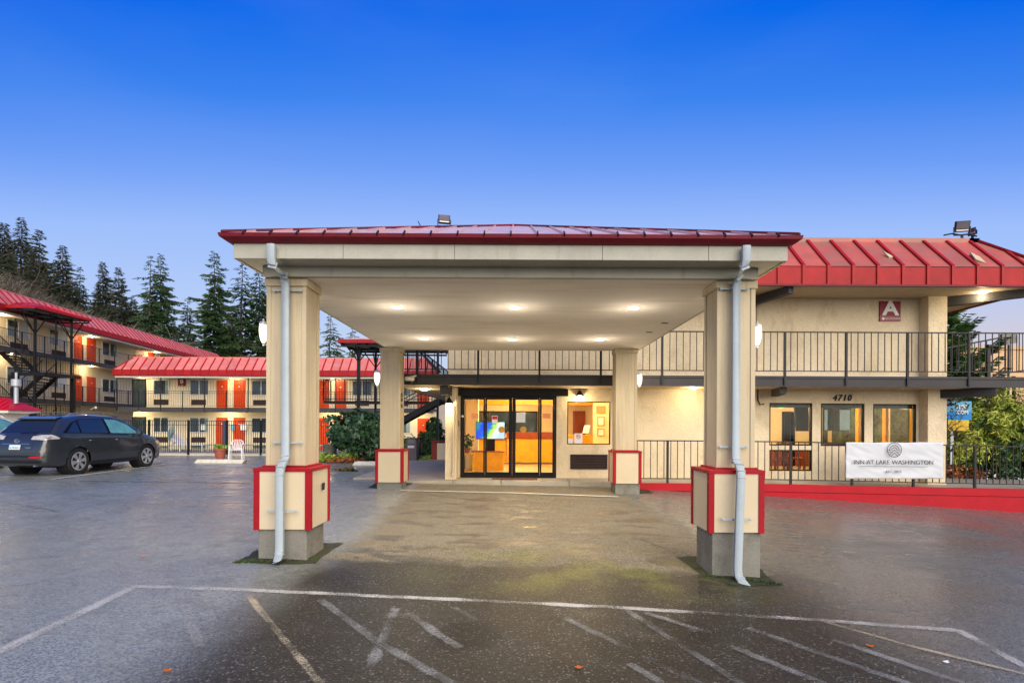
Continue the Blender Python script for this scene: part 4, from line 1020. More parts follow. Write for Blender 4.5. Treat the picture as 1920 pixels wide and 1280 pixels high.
part('pot', MB().lathe([(.06, 0), (.08, .12), (.085, .14)], 12, (tx-.05, 15.6, .821)), terracotta, ip); part('foliage', leafcloud((tx-.05, 15.6, 1.12), (.16, .16, .24), 120, .07, 3), camellia, ip)
# things seen through the lobby window
for i, (y0, y1) in enumerate(((761, 775), (781, 798), (803, 817))):
    r = rect(1120 if i else 1118, 1133 if i else 1135, y0, y1, 18.0)
    t = thing('picture_frame', f'small framed picture on the lobby side wall, {("top", "middle", "bottom")[i]} of three', 'picture', (r[0], 18, r[2]), 0, 'framed pictures in the lobby')
    part('frame', frame_ring(r[0], r[1], r[2], r[3], 17.96, 17.99, .025), gold, t); part('print', B((r[0]+.025, 17.975, r[2]+.025), (r[1]-.025, 17.985, r[3]-.025)), orange_paper if i == 0 else paper, t)
inner('interior_partition', (PX(1112, 18), 18.0, SW_Z), (LX1-.003, 18.08, LZ-.002), room_wall)
pp = posted('no_smoking_sign', 1077, 1092, 812, 833, paper, 'white no smoking sign standing in the lobby window', 'sign', YW+.036)
p = P(1084.5, 818, YW+.03); ringm = MB()
for k in range(20):
    a, b = 2*math.pi*k/20, 2*math.pi*(k+1)/20; ringm.bar(p+Vector((.055*math.cos(a), 0, .055*math.sin(a))), p+Vector((.055*math.cos(b), 0, .055*math.sin(b))), .004, .012, up=(math.cos(a), 0, math.sin(a)))
ringm.bar(p+Vector((-.038, 0, .038)), p+Vector((.038, 0, -.038)), .004, .012).bar(p+Vector((-.035, .002, 0)), p+Vector((.03, .002, 0)), .004, .016)
part('prohibition_mark', ringm, lamp_red, pp)
posted('small_card', 1064.8, 1074, 822, 832, paper, 'small white card with gold mark in the lobby window corner', 'card', YW+.036)
wdsk = part('window_desk', B((PX(1060, 17), 17.0, SW_Z), (PX(1112, 17), 17.5, 1.32)), wood_counter); tag(wdsk, 'orange wooden counter behind the lobby window', 'counter')
tag(part('paper_stack', MB().prism([P(1092, 812, 16.95), P(1103, 812, 16.95), P(1107, 797, 17.0), P(1096, 797, 17.0)], (0, .02, 0)), paper), 'open white papers propped on the counter behind the window', 'papers')
tag(part('door_leaf', B((PX(1080, 21), 22.10, SW_Z), (PX(1104, 21), 22.19, 2.2)), wood_dark), 'dark brown interior door at the back of the lobby', 'door')

# dining room behind the three windows
RX0, RX1, RY1, RZ = 6.2, 11.1, 19.5, 2.56
inner('interior_floor', (RX0, YW+.19, -.02), (RX1, RY1, SW_Z), room_floor); inner('interior_ceiling', (RX0, YW+.19, RZ), (RX1, RY1, RZ+.03), room_ceil)
mb = MB(); dr = (PX(1466, RY1), PX(1490, RY1), SW_Z, 2.15); wall_holes(mb, RX0, RX1, SW_Z, RZ, [dr], RY1, .1); part('interior_wall', mb, room_wall, A)
inner('interior_wall', (RX0-.08, YW+.19, SW_Z), (RX0, RY1, RZ), room_wall); inner('interior_wall', (RX1, YW+.19, SW_Z), (RX1+.05, RY1, RZ), room_wall)
inner('interior_pillar', (PX(1672, 16.8), 16.8, SW_Z), (PX(1686, 16.8), 17.1, RZ), wood_counter)
inner('back_window', (PX(1545, 19.4), RY1-.02, 1.0), (PX(1606, 19.4), RY1-.004, 2.25), dark_pane)
garden_glass = mat('painted_reflection_glass', (.05, .075, .045), .08, 1.2, 3.2, spec=.6)  # reflected greenery painted in as a mottled green base
for y0_, y1_ in ((15.35, 16.2), (16.5, 17.6), (17.8, 19.2)):
    sw_ = part('side_window', MB().box((RX1-.02, y0_, .5), (RX1-.004, y1_, 2.3)), garden_glass, A)
    part('casing', B((RX1-.06, y0_-.16, SW_Z), (RX1-.001, y0_-.002, RZ-.002)), wood_counter, sw_); part('sill', B((RX1-.09, y0_, .44), (RX1-.001, y1_, .498)), wood_dark, sw_)
inner('wainscot', (RX0+.01, RY1-.012, SW_Z), (dr[0]-.01, RY1-.002, .95), wood_dark); inner('wainscot', (dr[1]+.01, RY1-.012, SW_Z), (RX1-.01, RY1-.002, .95), wood_dark)
part('exterior_door_frame', frame_ring(dr[0], dr[1], dr[2], dr[3], RY1-.03, RY1+.11, .07), frame_black, A)
lightpt('dining_ceiling_lamp', (7.4, 17.2, RZ-.06), 170, (1, .74, .45), .3, A); lightpt('dining_ceiling_lamp', (9.8, 17.4, RZ-.06), 90, (1, .72, .42), .3, A)
r = rect(1500, 1515, 762, 808, 16.2)
t = tag(part('television', MB().prism([(r[0]-.1, 16.2, r[2]), (r[1]+.05, 16.2, r[2]), (r[1], 16.2, r[3]), (r[0]-.16, 16.2, r[3])], (0, .06, 0)), frame_black), 'black television hung by the ceiling behind the left dining window', 'television')
r = rect(1546, 1594, 764, 806, 15.6)
tv2 = thing('wall_screen', 'large dark television seen through the middle dining window', 'television', (r[0], 15.6, r[2]))
part('screen', B((r[0], 15.6, r[2]), (r[1], 15.61, r[3])), dark_pane, tv2); part('casing', B((r[0]-.02, 15.612, r[2]-.02), (r[1]+.02, 15.66, r[3]+.02)), frame_black, tv2)
tag(part('exit_sign', B(rect(1461, 1468, 761, 765, 18)[0:1]+(18, rect(1461, 1468, 761, 765, 18)[2]), (rect(1461, 1468, 761, 765, 18)[1], 18.02, rect(1461, 1468, 761, 765, 18)[3])), green_glow), 'small glowing green exit sign inside the dining room', 'sign')
# bar table with stools
tb = thing('dining_table', 'dark dining table behind the left dining window', 'table', (7.3, 16.4, SW_Z))
part('table_top', B((6.9, 16.1, .93), (8.0, 16.8, .97)), wood_dark, tb)
for dx in (6.95, 7.9):
    for dy in (16.15, 16.7): part('leg', B((dx, dy, SW_Z), (dx+.05, dy+.05, .93)), wood_dark, tb)
def dchair(x, y, rz, lab):
    t = thing('dining_chair', lab, 'chair', (x, y, SW_Z), rz, 'dark dining chairs behind the windows')
    part('seat', B((-.2, -.2, .43), (.2, .2, .47)), wood_dark, t, True)
    for a in (-.18, .15):
        for b in (-.18, .15): part('leg', B((a, b, 0), (a+.03, b+.03, .43)), wood_dark, t, True)
    part('backrest', B((-.2, .17, .47), (.2, .2, .56)).box((-.2, .17, .8), (.2, .2, .95)).box((-.2, .17, .56), (-.17, .2, .8)).box((.17, .17, .56), (.2, .2, .8)).box((-.03, .17, .56), (.03, .2, .8)), wood_dark, t, True)
for i, (x, y, rz, w_) in enumerate(((7.0, 15.7, 3.1, 'leftmost'), (7.6, 15.6, 2.9, 'second from left'), (8.5, 16.6, 1.4, 'third from left'), (9.2, 16.0, 3.0, 'rightmost'))): dchair(x, y, rz, f'dark wooden dining chair inside the dining room, {w_} of four')
ins = tag(part('folded_linen', MB().lathe([(.18, 0), (.2, .1), (.1, .2), (.05, .32)], 10, (6.75, 16.3, .972)), sign_pink), 'bundle of pink flowers on the dining table', 'flowers')

# wall lanterns
def lantern(px, py, Y, lab, glassdown=True):
    p = P(px, py, Y)
    t = thing('wall_lantern', lab, 'wall lamp', p, 0, 'dark metal wall lanterns at the entrance')
    part('hood', MB().lathe([(.02, .13), (.05, .10), (.085, .03), (.12, -.005), (.115, -.01)], 14), frame_black, t, True, True)
    part('glass', MB().lathe([(.06, -.01), (.055, -.09), (.03, -.12), (.0, -.125)], 14), glow, t, True, True)
    part('bracket', MB().tube([(0, .0, .12), (0, .06, .17), (0, .12, .10)], .012, 6), frame_black, t, True)
    lightpt('bulb', (p.x, p.y-.16, p.z-.16), 9, (1, .80, .45), .05, t)
lantern(1087, 741, YW-.13, 'dark hooded wall lantern lit above the lobby window')
lantern(842, 755, 14.07, 'dark hooded wall lantern lit on the entrance pier')
def downlight(x, y, z, lab, w=8, r=.08, grp='soffit lights of the motel wings', rl=.05):
    t = thing('soffit_light', lab, 'light', (x, y, z), 0, grp)
    part('lens', MB().lathe([(r, 0), (r, -.02), (r*.6, -.035)], 12), glow, t, True)
    if w: lightpt('bulb', (x, y, z-.12), w*(2.2 if grp.startswith('soffit lights of') and y > 30 else 1), (1, .82, .5), rl, t)
p = P(792, 722, 15.0); downlight(p.x, 15.3, ZB0-.002, 'round soffit light under the balcony left of the entrance', 12, .11)
p = P(1853, 537, 13.9); downlight(p.x-.1, 13.95, EZ0-.022, 'round soffit light under the right roof corner', 10, .10)
downlight(PX(1300, 14.2), 14.2, ZB0-.002, 'soffit light over the raised walkway behind the front right column', 14, .09)
# dome security camera
t = thing('security_camera', 'cream dome security camera beneath the balcony edge', 'camera', P(768, 712, 13.3))
part('housing', MB().lathe([(.08, .08), (.12, .06), (.12, 0), (.09, -.03)], 16), white_paint, t, True, True); part('dome', MB().lathe([(.085, -.03), (.07, -.07), (.03, -.10)], 14), dark_mat, t, True, True); part('arm', MB().bar((0, 0, .07), (.12, .2, .12), .04), white_paint, t, True)

# signs on building A
r = rect(1649, 1688, 565, 602, YW-.02)
sa = thing('building_sign', 'red square sign with a large white letter A on the upper wall', 'sign', (r[0], YW-.03, r[2]))
part('plate', B((r[0], YW-.035, r[2]), (r[1], YW-.002, r[3])), sign_red, sa); part('lower_band', B((r[0], YW-.039, r[2]), (r[1], YW-.036, r[2]+.14)), sign_pink, sa)
w_ = r[1]-r[0]; cxs, czs = (r[0]+r[1])/2, (r[2]+r[3])/2
text('A', .52, white_text, sa, Matrix.Translation((cxs, YW-.045, czs+.06)) @ FACE_CAM, off=.018, sx=1.15)
text('NO SMOKING', .065, white_text, sa, Matrix.Translation((cxs+.06, YW-.045, r[2]+.065)) @ FACE_CAM)
part('prohibition_mark', MB().lathe([(.035, 0), (.035, -.004)], 14, (r[0]+.09, YW-.04, r[2]+.065), 'Y'), white_text, sa)
hn = thing('house_number', 'black italic numerals 4710 above the middle window', 'numbers', P(1578, 745, YW-.02))
pz = P(1578, 746, YW)
for k, ch in enumerate('4710'): text(ch, .225, black_text, hn, Matrix.Translation((pz.x-.195+.13*k, YW-.012, pz.z)) @ FACE_CAM, name='numeral', off=.008, shear=.25, sx=.95, ext=.008)

# balcony and walkway railings
def posts_px(lst, x0, Y): return [PX(p, Y)-x0 for p in lst]
step = (PX(1241, YR)-PX(1126, YR))
allp = [PX(1241, YR) + step*k for k in range(-4, 9)]
bx0 = BX0+.02
railing('balcony_railing', 'long charcoal upper balcony railing of building A', (bx0, YR-.0), (19.5, YR-.0), 1.085, [q-bx0 for q in allp if q > bx0+.1 and q < 19], .1665, zf=lambda q: ZB1, bottom=.12, post_down=.22)
railing('balcony_railing', 'short upper railing along the left side walkway of building A', (BX0+.02, 13.7), (BX0+.02, 24.6), 1.085, [1.5, 3, 4.5, 6, 7.5, 9, 10.5], .2, zf=lambda q: ZB1, bottom=.12, single=False)
lp = [PX(p, YR) for p in (1252, 1368, 1483, 1598, 1713, 1828)] + [PX(1828, YR)+1.52*k for k in (1, 2, 3, 4)]
l0 = 3.0
railing('walkway_railing', 'charcoal railing on the red kerb wall holding the white banner', (l0, YR+.0), (19, YR+.0), 1.055, [q-l0 for q in lp], .1665, zf=lambda q: walk_z(q.x), bottom=.12)
# banner
bn = thing('banner', 'white banner with black mountain emblem reading INN AT LAKE WASHINGTON', 'banner', P(1675, 862, YR-.06))
a, b, c, d = P(1585, 829, YR-.06), P(1767, 829, YR-.06), P(1767, 897, YR-.06), P(1584, 897, YR-.06)
mb = MB(); nx_, nz_ = 60, 24
for j in range(nz_+1):
    for i in range(nx_+1):
        u, v = i/nx_, j/nz_; p = a.lerp(b, u).lerp(d.lerp(c, u), v)
        wv = .022*mnoise.noise(Vector((u*5+v*2, v*2.2-u*1.3, 1.7))) + .012*mnoise.noise(Vector((u*11-v*6, v*5, 4)))
        mb.v.append((p.x, p.y + wv - .02, p.z + .006*math.sin(u*18)*(1-v)))
for j in range(nz_):
    for i in range(nx_): q = j*(nx_+1)+i; mb.f.append((q, q+1, q+nx_+2, q+nx_+1))
o = part('cloth', mb, banner_m, bn, smooth=True)
md = o.modifiers.new('thick', 'SOLIDIFY'); md.thickness = .003
def bt(s, px, py, size, m=black_text, **k): 
    p = P(px, py, YR-.135); return text(s, size, m, bn, Matrix.Translation(p) @ FACE_CAM, name='lettering', **k)
bt('INN AT LAKE WASHINGTON', 1675.5, 866.5, .15, sx=1.0, space=1.0, off=-.0015)
p0, p1 = P(1610, 873.5, YR-.134), P(1741, 874.5, YR-.134); part('rule', MB().bar(p0, p1, .003, .008), black_text, bn)
bt('EST. 2022', 1676, 884, .085, grey_text, space=1.1)
pc = P(1677, 843, YR-.134); em = MB(); rr_ = .175
def arc(r, a0, a1, w=.012, n=28, dz=0):
    for k in range(n):
        t0, t1 = a0+(a1-a0)*k/n, a0+(a1-a0)*(k+1)/n
        q0, q1 = pc+Vector((r*math.cos(t0), 0, r*math.sin(t0)+dz)), pc+Vector((r*math.cos(t1), 0, r*math.sin(t1)+dz)); em.bar(q0, q1, .003, w, up=(math.cos(t0), 0, math.sin(t0)))
arc(rr_, 0, 2*math.pi, .013, 40)
for r_ in (.118, .064): arc(r_, .0, math.pi, .013, 20, -.01)
for dz in (-.014, -.058):
    em.bar(pc+Vector((-.17+abs(dz)*.3, 0, dz)), pc+Vector((-.075, 0, dz)), .003, .009); em.bar(pc+Vector((.075, 0, dz)), pc+Vector((.17-abs(dz)*.3, 0, dz)), .003, .009)
for dz, ww in ((.0, .135), (-.07, .08)):
    for sgn in (-1, 1): em.bar(pc+Vector((0, -.001, dz)), pc+Vector((sgn*ww, -.001, dz-ww*1.0)), .003, .011)
part('emblem', em, black_text, bn)

# floodlights on the roof
def flood(p, sc, tilt, lab, rz=0):
    t = thing('floodlight', lab, 'floodlight', p, rz, 'floodlights on the roofs'); q = Matrix.Rotation(R(tilt), 4, 'X')
    M_ = Matrix.Translation((0, 0, .3*sc)) @ q
    part('housing', B((-.2*sc, 0, -.16*sc), (.2*sc, .07*sc, .16*sc)), dark_mat, t, True, bevel=.01, M_=M_); part('lens', B((-.17*sc, -.012, -.07*sc), (.17*sc, -.001, .14*sc)), grey_bin, t, True, M_=M_)
    part('led_strip', B((-.16*sc, -.012, -.13*sc), (.16*sc, -.001, -.09*sc)), white_plastic, t, True, M_=M_)
    part('yoke', MB().bar((-.22*sc, .03, .3*sc), (-.22*sc, .03, .05), .02).bar((.22*sc, .03, .3*sc), (.22*sc, .03, .05), .02).bar((-.22*sc, .03, .05), (.22*sc, .03, .05), .03).bar((0, .03, .05), (0, .03, -.1), .05), dark_mat, t, True)
flood(P(833, 427, 14.9), .80, -14, 'dark floodlight standing behind the left half of the canopy roof', R(12))
flood(P(1805, 443, 15), .9, 14, 'dark floodlight at the right end of the mansard roof', R(-12))
flood(P(1822, 443, 15.4), .5, 10, 'smaller dark floodlight turned sideways beside the roof corner', R(-75))
tag(part('roof_bracket', MB().bar(P(784, 417, 12.5), P(790, 429, 12.5), .02)), 'thin bent metal rod sticking up from the roof', 'rod') if False else None
tag(part('antenna_rod', MB().bar(P(784, 415, 14.5), P(792, 432, 14.5), .025), dark_mat), 'thin dark rod leaning behind the canopy roof', 'rod')
tag(part('roof_cable', MB().tube([P(1770, 441, 14.4), P(1785, 438, 14.5), P(1800, 441, 14.5), P(1815, 439, 14.5), P(1832, 443, 14.4)], .02, 6), dark_mat), 'black cable lying along the roof edge by the floodlight', 'cable')

# ------------------------------------------------------------------ motel wings
def wing(name, label, origin, rz, s0, s1, floors, zeave, run, rise, elements, walk=1.5, sp=.605, sign=None, seam=.05):
    root = thing(name, label, 'building', origin, rz)
    top = zeave
    part('wall', B((s0, 0, -.5), (s1, .25, top+.4)), stucco_far, root, True)
    part('end_wall', B((s0, .252, -.5), (s0+.25, 9, top+.4)), stucco_far, root, True); part('end_wall', B((s1-.25, .252, -.5), (s1, 9, top+.4)), stucco_far, root, True)
    part('rear_wall', B((s0, 9.002, -.5), (s1, 9.2, top+.4)), stucco_far, root, True)
    for z in floors[1:]:
        part('walkway_slab', B((s0, -walk, z-.20), (s1, -.003, z)), beam_m, root, True)
        part('edge_beam', B((s0, -walk-.03, z-.33), (s1, -walk-.002, z-.02)), beam_m, root, True)
        part('walkway_soffit', B((s0+.02, -walk+.01, z-.24), (s1-.02, -.004, z-.204)), white_paint, root, True)
    part('eave_soffit', B((s0-.0, -walk-.1, top-.03), (s1, 8.9, top)), white_paint, root, True)
    part('eave_trim', B((s0-.15, -walk-.12, top-.13), (s1+.15, -walk-.07, top-.005)), white_paint, root, True)
    rf_ = part('roof', B((s0+1, -walk+1.0, top+rise+.33), (s1-1, 8.8, top+rise+.36)), dark_mat, root, True)
    mansard(rf_, s0-.2, s1+.2, -walk-.2, top+.05, top+.42, run, rise, sp, red_roof, red_fascia, True, True, seam*1.5)
    for kind, a, b, f in elements:
        z = floors[f]
        if kind == 'w': window(root, a, b, z+.93, z+2.03, 0, random.choice((0, 2)))
        elif kind == 'W': window(root, a, b, z+.93, z+2.03, 0, 1)
        elif kind == 'a': ac_unit(root, a, b, z+.22, z+.60)
        elif kind == 'd': door(root, a, b, z+.01, z+2.03)
        elif kind == 'g':
            g_ = part('glass_door', frame_ring(a, b, z+.01, z+2.05, -.03, .0, .07), frame_black, root, True); part('pane', B((a+.07, -.015, z+.08), (b-.07, -.01, z+1.98)), dark_pane, g_, True)
    return root
# B wing, faces the camera
YB = 39.7; bs0 = PX(228, 38.2)-.25; bs1 = PX(812, 38.2)
el = []
def bx_(pa, pb): return PX(pa, YB, 760), PX(pb, YB, 760)
for f in (0, 1):
    el += [('g', *bx_(248, 274.5), f)]
    el += [('w', *bx_(288, 317), f), ('a', *bx_(289, 316), f), ('w', *bx_(356, 392), f), ('a', *bx_(359, 386), f), ('d', *bx_(406, 427), f), ('d', *bx_(438, 460), f), ('w', *bx_(472, 508), f), ('a', *bx_(475, 502), f),
           ('w', *bx_(548, 584), f), ('a', *bx_(551, 578), f), ('d', *bx_(596, 617), f), ('d', *bx_(628, 649.5), f), ('w', *bx_(661, 697.5), f), ('a', *bx_(666, 692), f), ('w', *bx_(735, 770), f), ('a', *bx_(740, 766), f), ('d', *bx_(783, 805), f)]
wingB = wing('motel_wing', 'two-storey motel wing B facing the camera across the car park', (0, YB, 0), 0, bs0, bs1, [0.0, 2.72], 4.90, .82, .90, el)
# B sign
p = P(341, 716, YB-.08)
sb_ = thing('building_sign', 'small red square sign with a white letter B on the motel wing', 'sign', p)
part('plate', B((-.27, -.03, -.28), (.27, .02, .28)), sign_red, sb_, True); text('B', .45, white_text, sb_, Matrix.Translation((0, -.04, .04)) @ FACE_CAM, off=.012, local=True); 
text('NO SMOKING', .05, white_text, sb_, Matrix.Translation((0, -.04, -.22)) @ FACE_CAM, local=True)
bw = bs1-bs0
railing('walkway_railing', 'upper walkway railing of motel wing B with tall thin pickets', (bs0, YB-1.52), (bs1, YB-1.52), 1.12, [PX(p_, YB-1.52)-bs0 for p_ in (219, 260, 301, 342, 383, 424, 465, 547, 588, 629)] + [], .125, rail_m, lambda q: 2.72, .1, .3, False, bw=.012, top2=.98)
ww = thing('safety_screen', 'thin dark metal screen posts and bar above the wing B walkway railing', 'screen', (bs0, YB-1.52, 2.72))
part('top_bar', MB().bar((bs0, YB-1.52, 4.68), (bs1, YB-1.52, 4.68), .03), rail_m, ww)
for p_ in (219, 301, 383, 465, 547, 629, 790): part('post', MB().bar((PX(p_, YB-1.52), YB-1.52, 2.4), (PX(p_, YB-1.52), YB-1.52, 4.88), .06), rail_m, ww)
sm = MB(); x = bs0
while x < bs1: sm.bar((x, YB-1.51, 3.84), (x, YB-1.51, 4.68), .010); x += .19
part('picket', sm, rail_m, ww, stuff=True)
for px_, z_, lab in ((250, 2.38, 'lower left soffit light of wing B'), (422, 2.38, 'soffit light between the lower red doors of wing B'), (614, 2.38, 'soffit light right of the front left column on wing B'), (776, 2.38, 'rightmost lower soffit light of wing B')):
    downlight(PX(px_, YB-.8), YB-.8, z_+.09, lab, 16, .10)
for px_, lab in ((432, 'upper eave light between two red doors of wing B'), (622, 'upper eave light beside the front left column on wing B'), (262, 'upper eave light over the glass door of wing B')):
    downlight(PX(px_, YB-.7), YB-.7, 4.865, lab, 16, .09)
# notices on the lower wall
for px_, w_, lab, m in ((381, 8, 'white notice on the lower window of wing B', paper), (436, 7, 'blue and white notice beside the lower red door', teal_m), (457, 12, 'white notice on the lower right red door', paper)):
    r = rect(px_-w_/2, px_+w_/2, 795, 806, YB-.15); tag(part('wall_notice', B((r[0], YB-.16, r[2]), (r[1], YB-.12, r[3])), m), lab, 'notice', 'notices on the lower wall of wing B')

# C wing, runs away on the left
ang = math.atan2(.9925, -.122); c0 = Vector((-33.4, 42, 0))
dC = Vector((-.122, .9925, 0)).normalized(); nC = Vector((.9925, .122, 0)).normalized()
def cs_(px, off=0):   # pixel column -> distance along the wing for the plane set off by off metres towards the car park
    X_ = c0 + nC*off; a = (px-968)/1025
    # X_.x + s*dC.x = a*(X_.y + s*dC.y)
    return (a*X_.y - X_.x)/(dC.x - a*dC.y)
elc = []
base = [('W', 11, 54), ('a', 18, 50), ('W', 90, 125), ('a', 96, 122), ('d', 138, 153), ('d', 162, 179), ('w', 190, 218), ('a', 195, 215), ('d', 252, 266), ('d', 277, 289), ('w', 298, 318), ('w', 330, 345)]
for f in (0, 1, 2):
    for k_, a_, b_ in base: elc.append((k_, cs_(a_), cs_(b_), f))
CF = [.15, 3.17, 6.19]
cs0, cs1 = cs_(-60), cs_(398)
wingC = wing('motel_wing', 'three-storey motel wing with red doors running back on the far left', c0, ang, cs0, cs1, CF, 8.25, .9, 1.0, elc, walk=1.5, sp=.62, seam=.06)
def cpt(s, off, z=0): p = c0 + dC*s + nC*off; return Vector((p.x, p.y, z))
for z, w_ in ((CF[2], 'top floor'), (CF[1], 'middle floor')):
    a_, b_ = cpt(cs0, 1.52), cpt(cs1, 1.52)
    railing('walkway_railing', f'{w_} walkway railing of the three-storey wing', (a_.x, a_.y), (b_.x, b_.y), 1.07, [1.9*k for k in range(1, int((cs1-cs0)/1.9))], .14, rail_m, lambda q, z=z: z, .1, .33, False, bw=.013)
for px_, z_, lab in ((171, 8.215, 'top floor eave light by the two red doors'), (171, 5.95, 'light under the top walkway over the middle red doors'), (292, 8.215, 'far eave light of the three-storey wing'), (20, 5.95, 'leftmost light under the top walkway by the stairs'), (4, 8.215, 'leftmost eave light over the stair canopy')):
    s = cs_(px_, .7); p = cpt(s, .7, z_); downlight(p.x, p.y, p.z, lab, 16, .10)
t = thing('security_camera', 'white bullet camera under the middle walkway of the three-storey wing', 'camera', P(177, 804-0, 41) if False else P(178, 763, 40)); part('body', MB().bar((0, 0, 0), (.3, -.3, -.05), .12, .12), white_plastic, t, True); part('arm', MB().bar((0, 0, 0), (-.4, .1, -.2), .05), white_plastic, t, True)

# ------------------------------------------------------------------ steel stair towers
def flight(root, p0, p1, w, wdir, m=black_steel, rail=True, n=None):
    """p0 bottom, p1 top; treads spanning w along wdir"""
    p0, p1, wd = Vector(p0), Vector(p1), Vector(wdir).normalized()
    for k in (0, 1): part('stringer', MB().bar(p0+wd*w*k, p1+wd*w*k, .05, .26), m, root)
    n = n or max(3, round((p1.z-p0.z)/.19))
    for i in range(n):
        q = p0.lerp(p1, (i+.5)/n); d = (p1-p0); d.z = 0; d.normalize()
        part('tread', MB().prism([q-d*.14, q+d*.14, q+d*.14+wd*w, q-d*.14+wd*w], (0, 0, .05)), m, root)
    if rail:
        for k in (0, 1):
            part('handrail', MB().bar(p0+wd*w*k+Vector((0, 0, .95)), p1+wd*w*k+Vector((0, 0, .95)), .04), m, root)
            bl = MB()
            for i in range(n*2): q = p0.lerp(p1, (i+.5)/n/2)+wd*w*k; bl.bar(q, q+Vector((0, 0, .95)), .014)
            part('baluster', bl, m, root, stuff=True)
def landing(root, x0, x1, y0, y1, z, sides='', m=black_steel):
    part('landing', B((x0, y0, z-.12), (x1, y1, z)), m, root)
    segs = {'F': ((x0, y0), (x1, y0)), 'K': ((x0, y1), (x1, y1)), 'L': ((x0, y0), (x0, y1)), 'R': ((x1, y0), (x1, y1))}
    for s in sides:
        a, b = segs[s]; a, b = Vector((*a, z)), Vector((*b, z)); part('guard_rail', MB().bar(a+Vector((0, 0, 1.05)), b+Vector((0, 0, 1.05)), .04).bar(a+Vector((0, 0, .1)), b+Vector((0, 0, .1)), .03), m, root)
        bl = MB(); n = int((b-a).length/.13)
        for i in range(n+1): q = a.lerp(b, i/n); bl.bar(q, q+Vector((0, 0, 1.05)), .014 if i % 8 else .04)
        part('baluster', bl, m, root, stuff=True)
def hip_canopy(root, x0, x1, y0, y1, z, h, inset, pm):
    o = part('canopy_roof', B((x0+.1, y0+.1, z), (x1-.1, y1-.1, z+.02)), mat('grey_deck_%d' % int(x0*10), (.20, .22, .20), .7, .1, 2), root)
    a = [Vector((x0, y0, z+.14)), Vector((x1, y0, z+.14)), Vector((x1, y1, z+.14)), Vector((x0, y1, z+.14))]
    b = [Vector((x0+inset, y0+inset, z+.14+h)), Vector((x1-inset, y0+inset, z+.14+h)), Vector((x1-inset, y1-inset, z+.14+h)), Vector((x0+inset, y1-inset, z+.14+h))]
    for i in range(4):
        j = (i+1) % 4; part('roof_panel', MB().prism([a[i], a[j], b[j], b[i]], (0, 0, -.02)), pm, o)
        part('edge_trim', MB().bar(a[i]-Vector((0, 0, .08)), a[j]-Vector((0, 0, .08)), .05, .16), red_fascia, o)
        n = max(2, int((a[j]-a[i]).length/.5))
        for k in range(1, n):
            q0 = a[i].lerp(a[j], k/n); q1 = b[i].lerp(b[j], k/n); part('standing_seam', MB().bar(q0+Vector((0, 0, .02)), q1+Vector((0, 0, .02)), .035, .03), pm, o)
    part('roof_panel', MB().prism(b, (0, 0, .02)), pm, o)
    # truss under the roof
    tr = MB(); nx = max(2, int((x1-x0)/1.1)); ny = max(2, int((y1-y0)/1.1))
    for i in range(nx+1): x = x0+.1+(x1-x0-.2)*i/nx; tr.bar((x, y0+.1, z-.05), (x, y1-.1, z-.05), .05, .08)
    for i in range(ny+1): y = y0+.1+(y1-y0-.2)*i/ny; tr.bar((x0+.1, y, z-.14), (x1-.1, y, z-.14), .05, .08)
    part('truss', tr, black_steel, root)
def vpost(root, x, y, zb, zt, br=.9, d=((1, 0), (-1, 0), (0, 1), (0, -1)), w=.11):
    p_ = part('post', MB().bar((x, y, zb), (x, y, zt), w), black_steel, root)
    for dx, dy in d: part('brace', MB().bar((x, y, zt-br*1.5), (x+dx*br, y+dy*br, zt-.1), .045), black_steel, p_)
red_bright = mat('bright_red_canopy_metal', (0.42, 0.006, 0.014), .45, .1, 2, spec=.35)
# left tower serving wing C
TC = thing('stair_tower', 'black steel staircase with red canopy roof at the three-storey wing', 'staircase', (-30, 34.7, .1))
hip_canopy(TC, -33.4, -28.7, 32.6, 36.9, 8.45, .42, 1.3, red_bright)
for x, y in ((-29.6, 33.6), (-29.4, 36.1), (-32.6, 33.6)): vpost(TC, x, y, .1, 8.4)
for px_, y in ((28, 34.8), (37, 36.2), (104, 34.8)): part('post', MB().bar((PX(px_, y), y, .1), (PX(px_, y), y, 8.4), .06), black_steel, TC)
landing(TC, -33.0, -31.9, 33.6, 36.2, 6.15, 'F'); 
flight(TC, (-30.4, 33.6, 4.68), (-31.95, 33.6, 6.15), 1.15, (0, 1, 0)); landing(TC, -30.4, -28.9, 33.6, 36.2, 4.66, 'FR')
flight(TC, (-30.4, 36.15, 4.66), (-32.0, 36.15, 3.17), 1.15, (0, -1, 0)) if False else flight(TC, (-32.0, 35.05, 3.17), (-30.4, 35.05, 4.66), 1.15, (0, 1, 0))
landing(TC, -33.0, -32.0, 33.6, 36.2, 3.15, 'F')
flight(TC, (-30.4, 33.6, 1.66), (-31.95, 33.6, 3.15), 1.15, (0, 1, 0)); landing(TC, -30.4, -28.9, 33.6, 36.2, 1.64, 'FR'); flight(TC, (-32.0, 35.05, .12), (-30.4, 35.05, 1.64), 1.15, (0, 1, 0))
part('edge_beam', MB().bar((-31, 33.55, 4.58), (-28.9, 33.55, 4.58), .08, .22).bar((-28.88, 33.6, 4.58), (-28.88, 36.2, 4.58), .08, .22), black_steel, TC)
part('riser_post', MB().bar((-30.9, 33.7, .1), (-30.9, 33.7, 4.5), .28), black_steel, TC); part('riser_post', MB().bar((-29.2, 36.0, .1), (-29.2, 36.0, 4.5), .2), black_steel, TC)
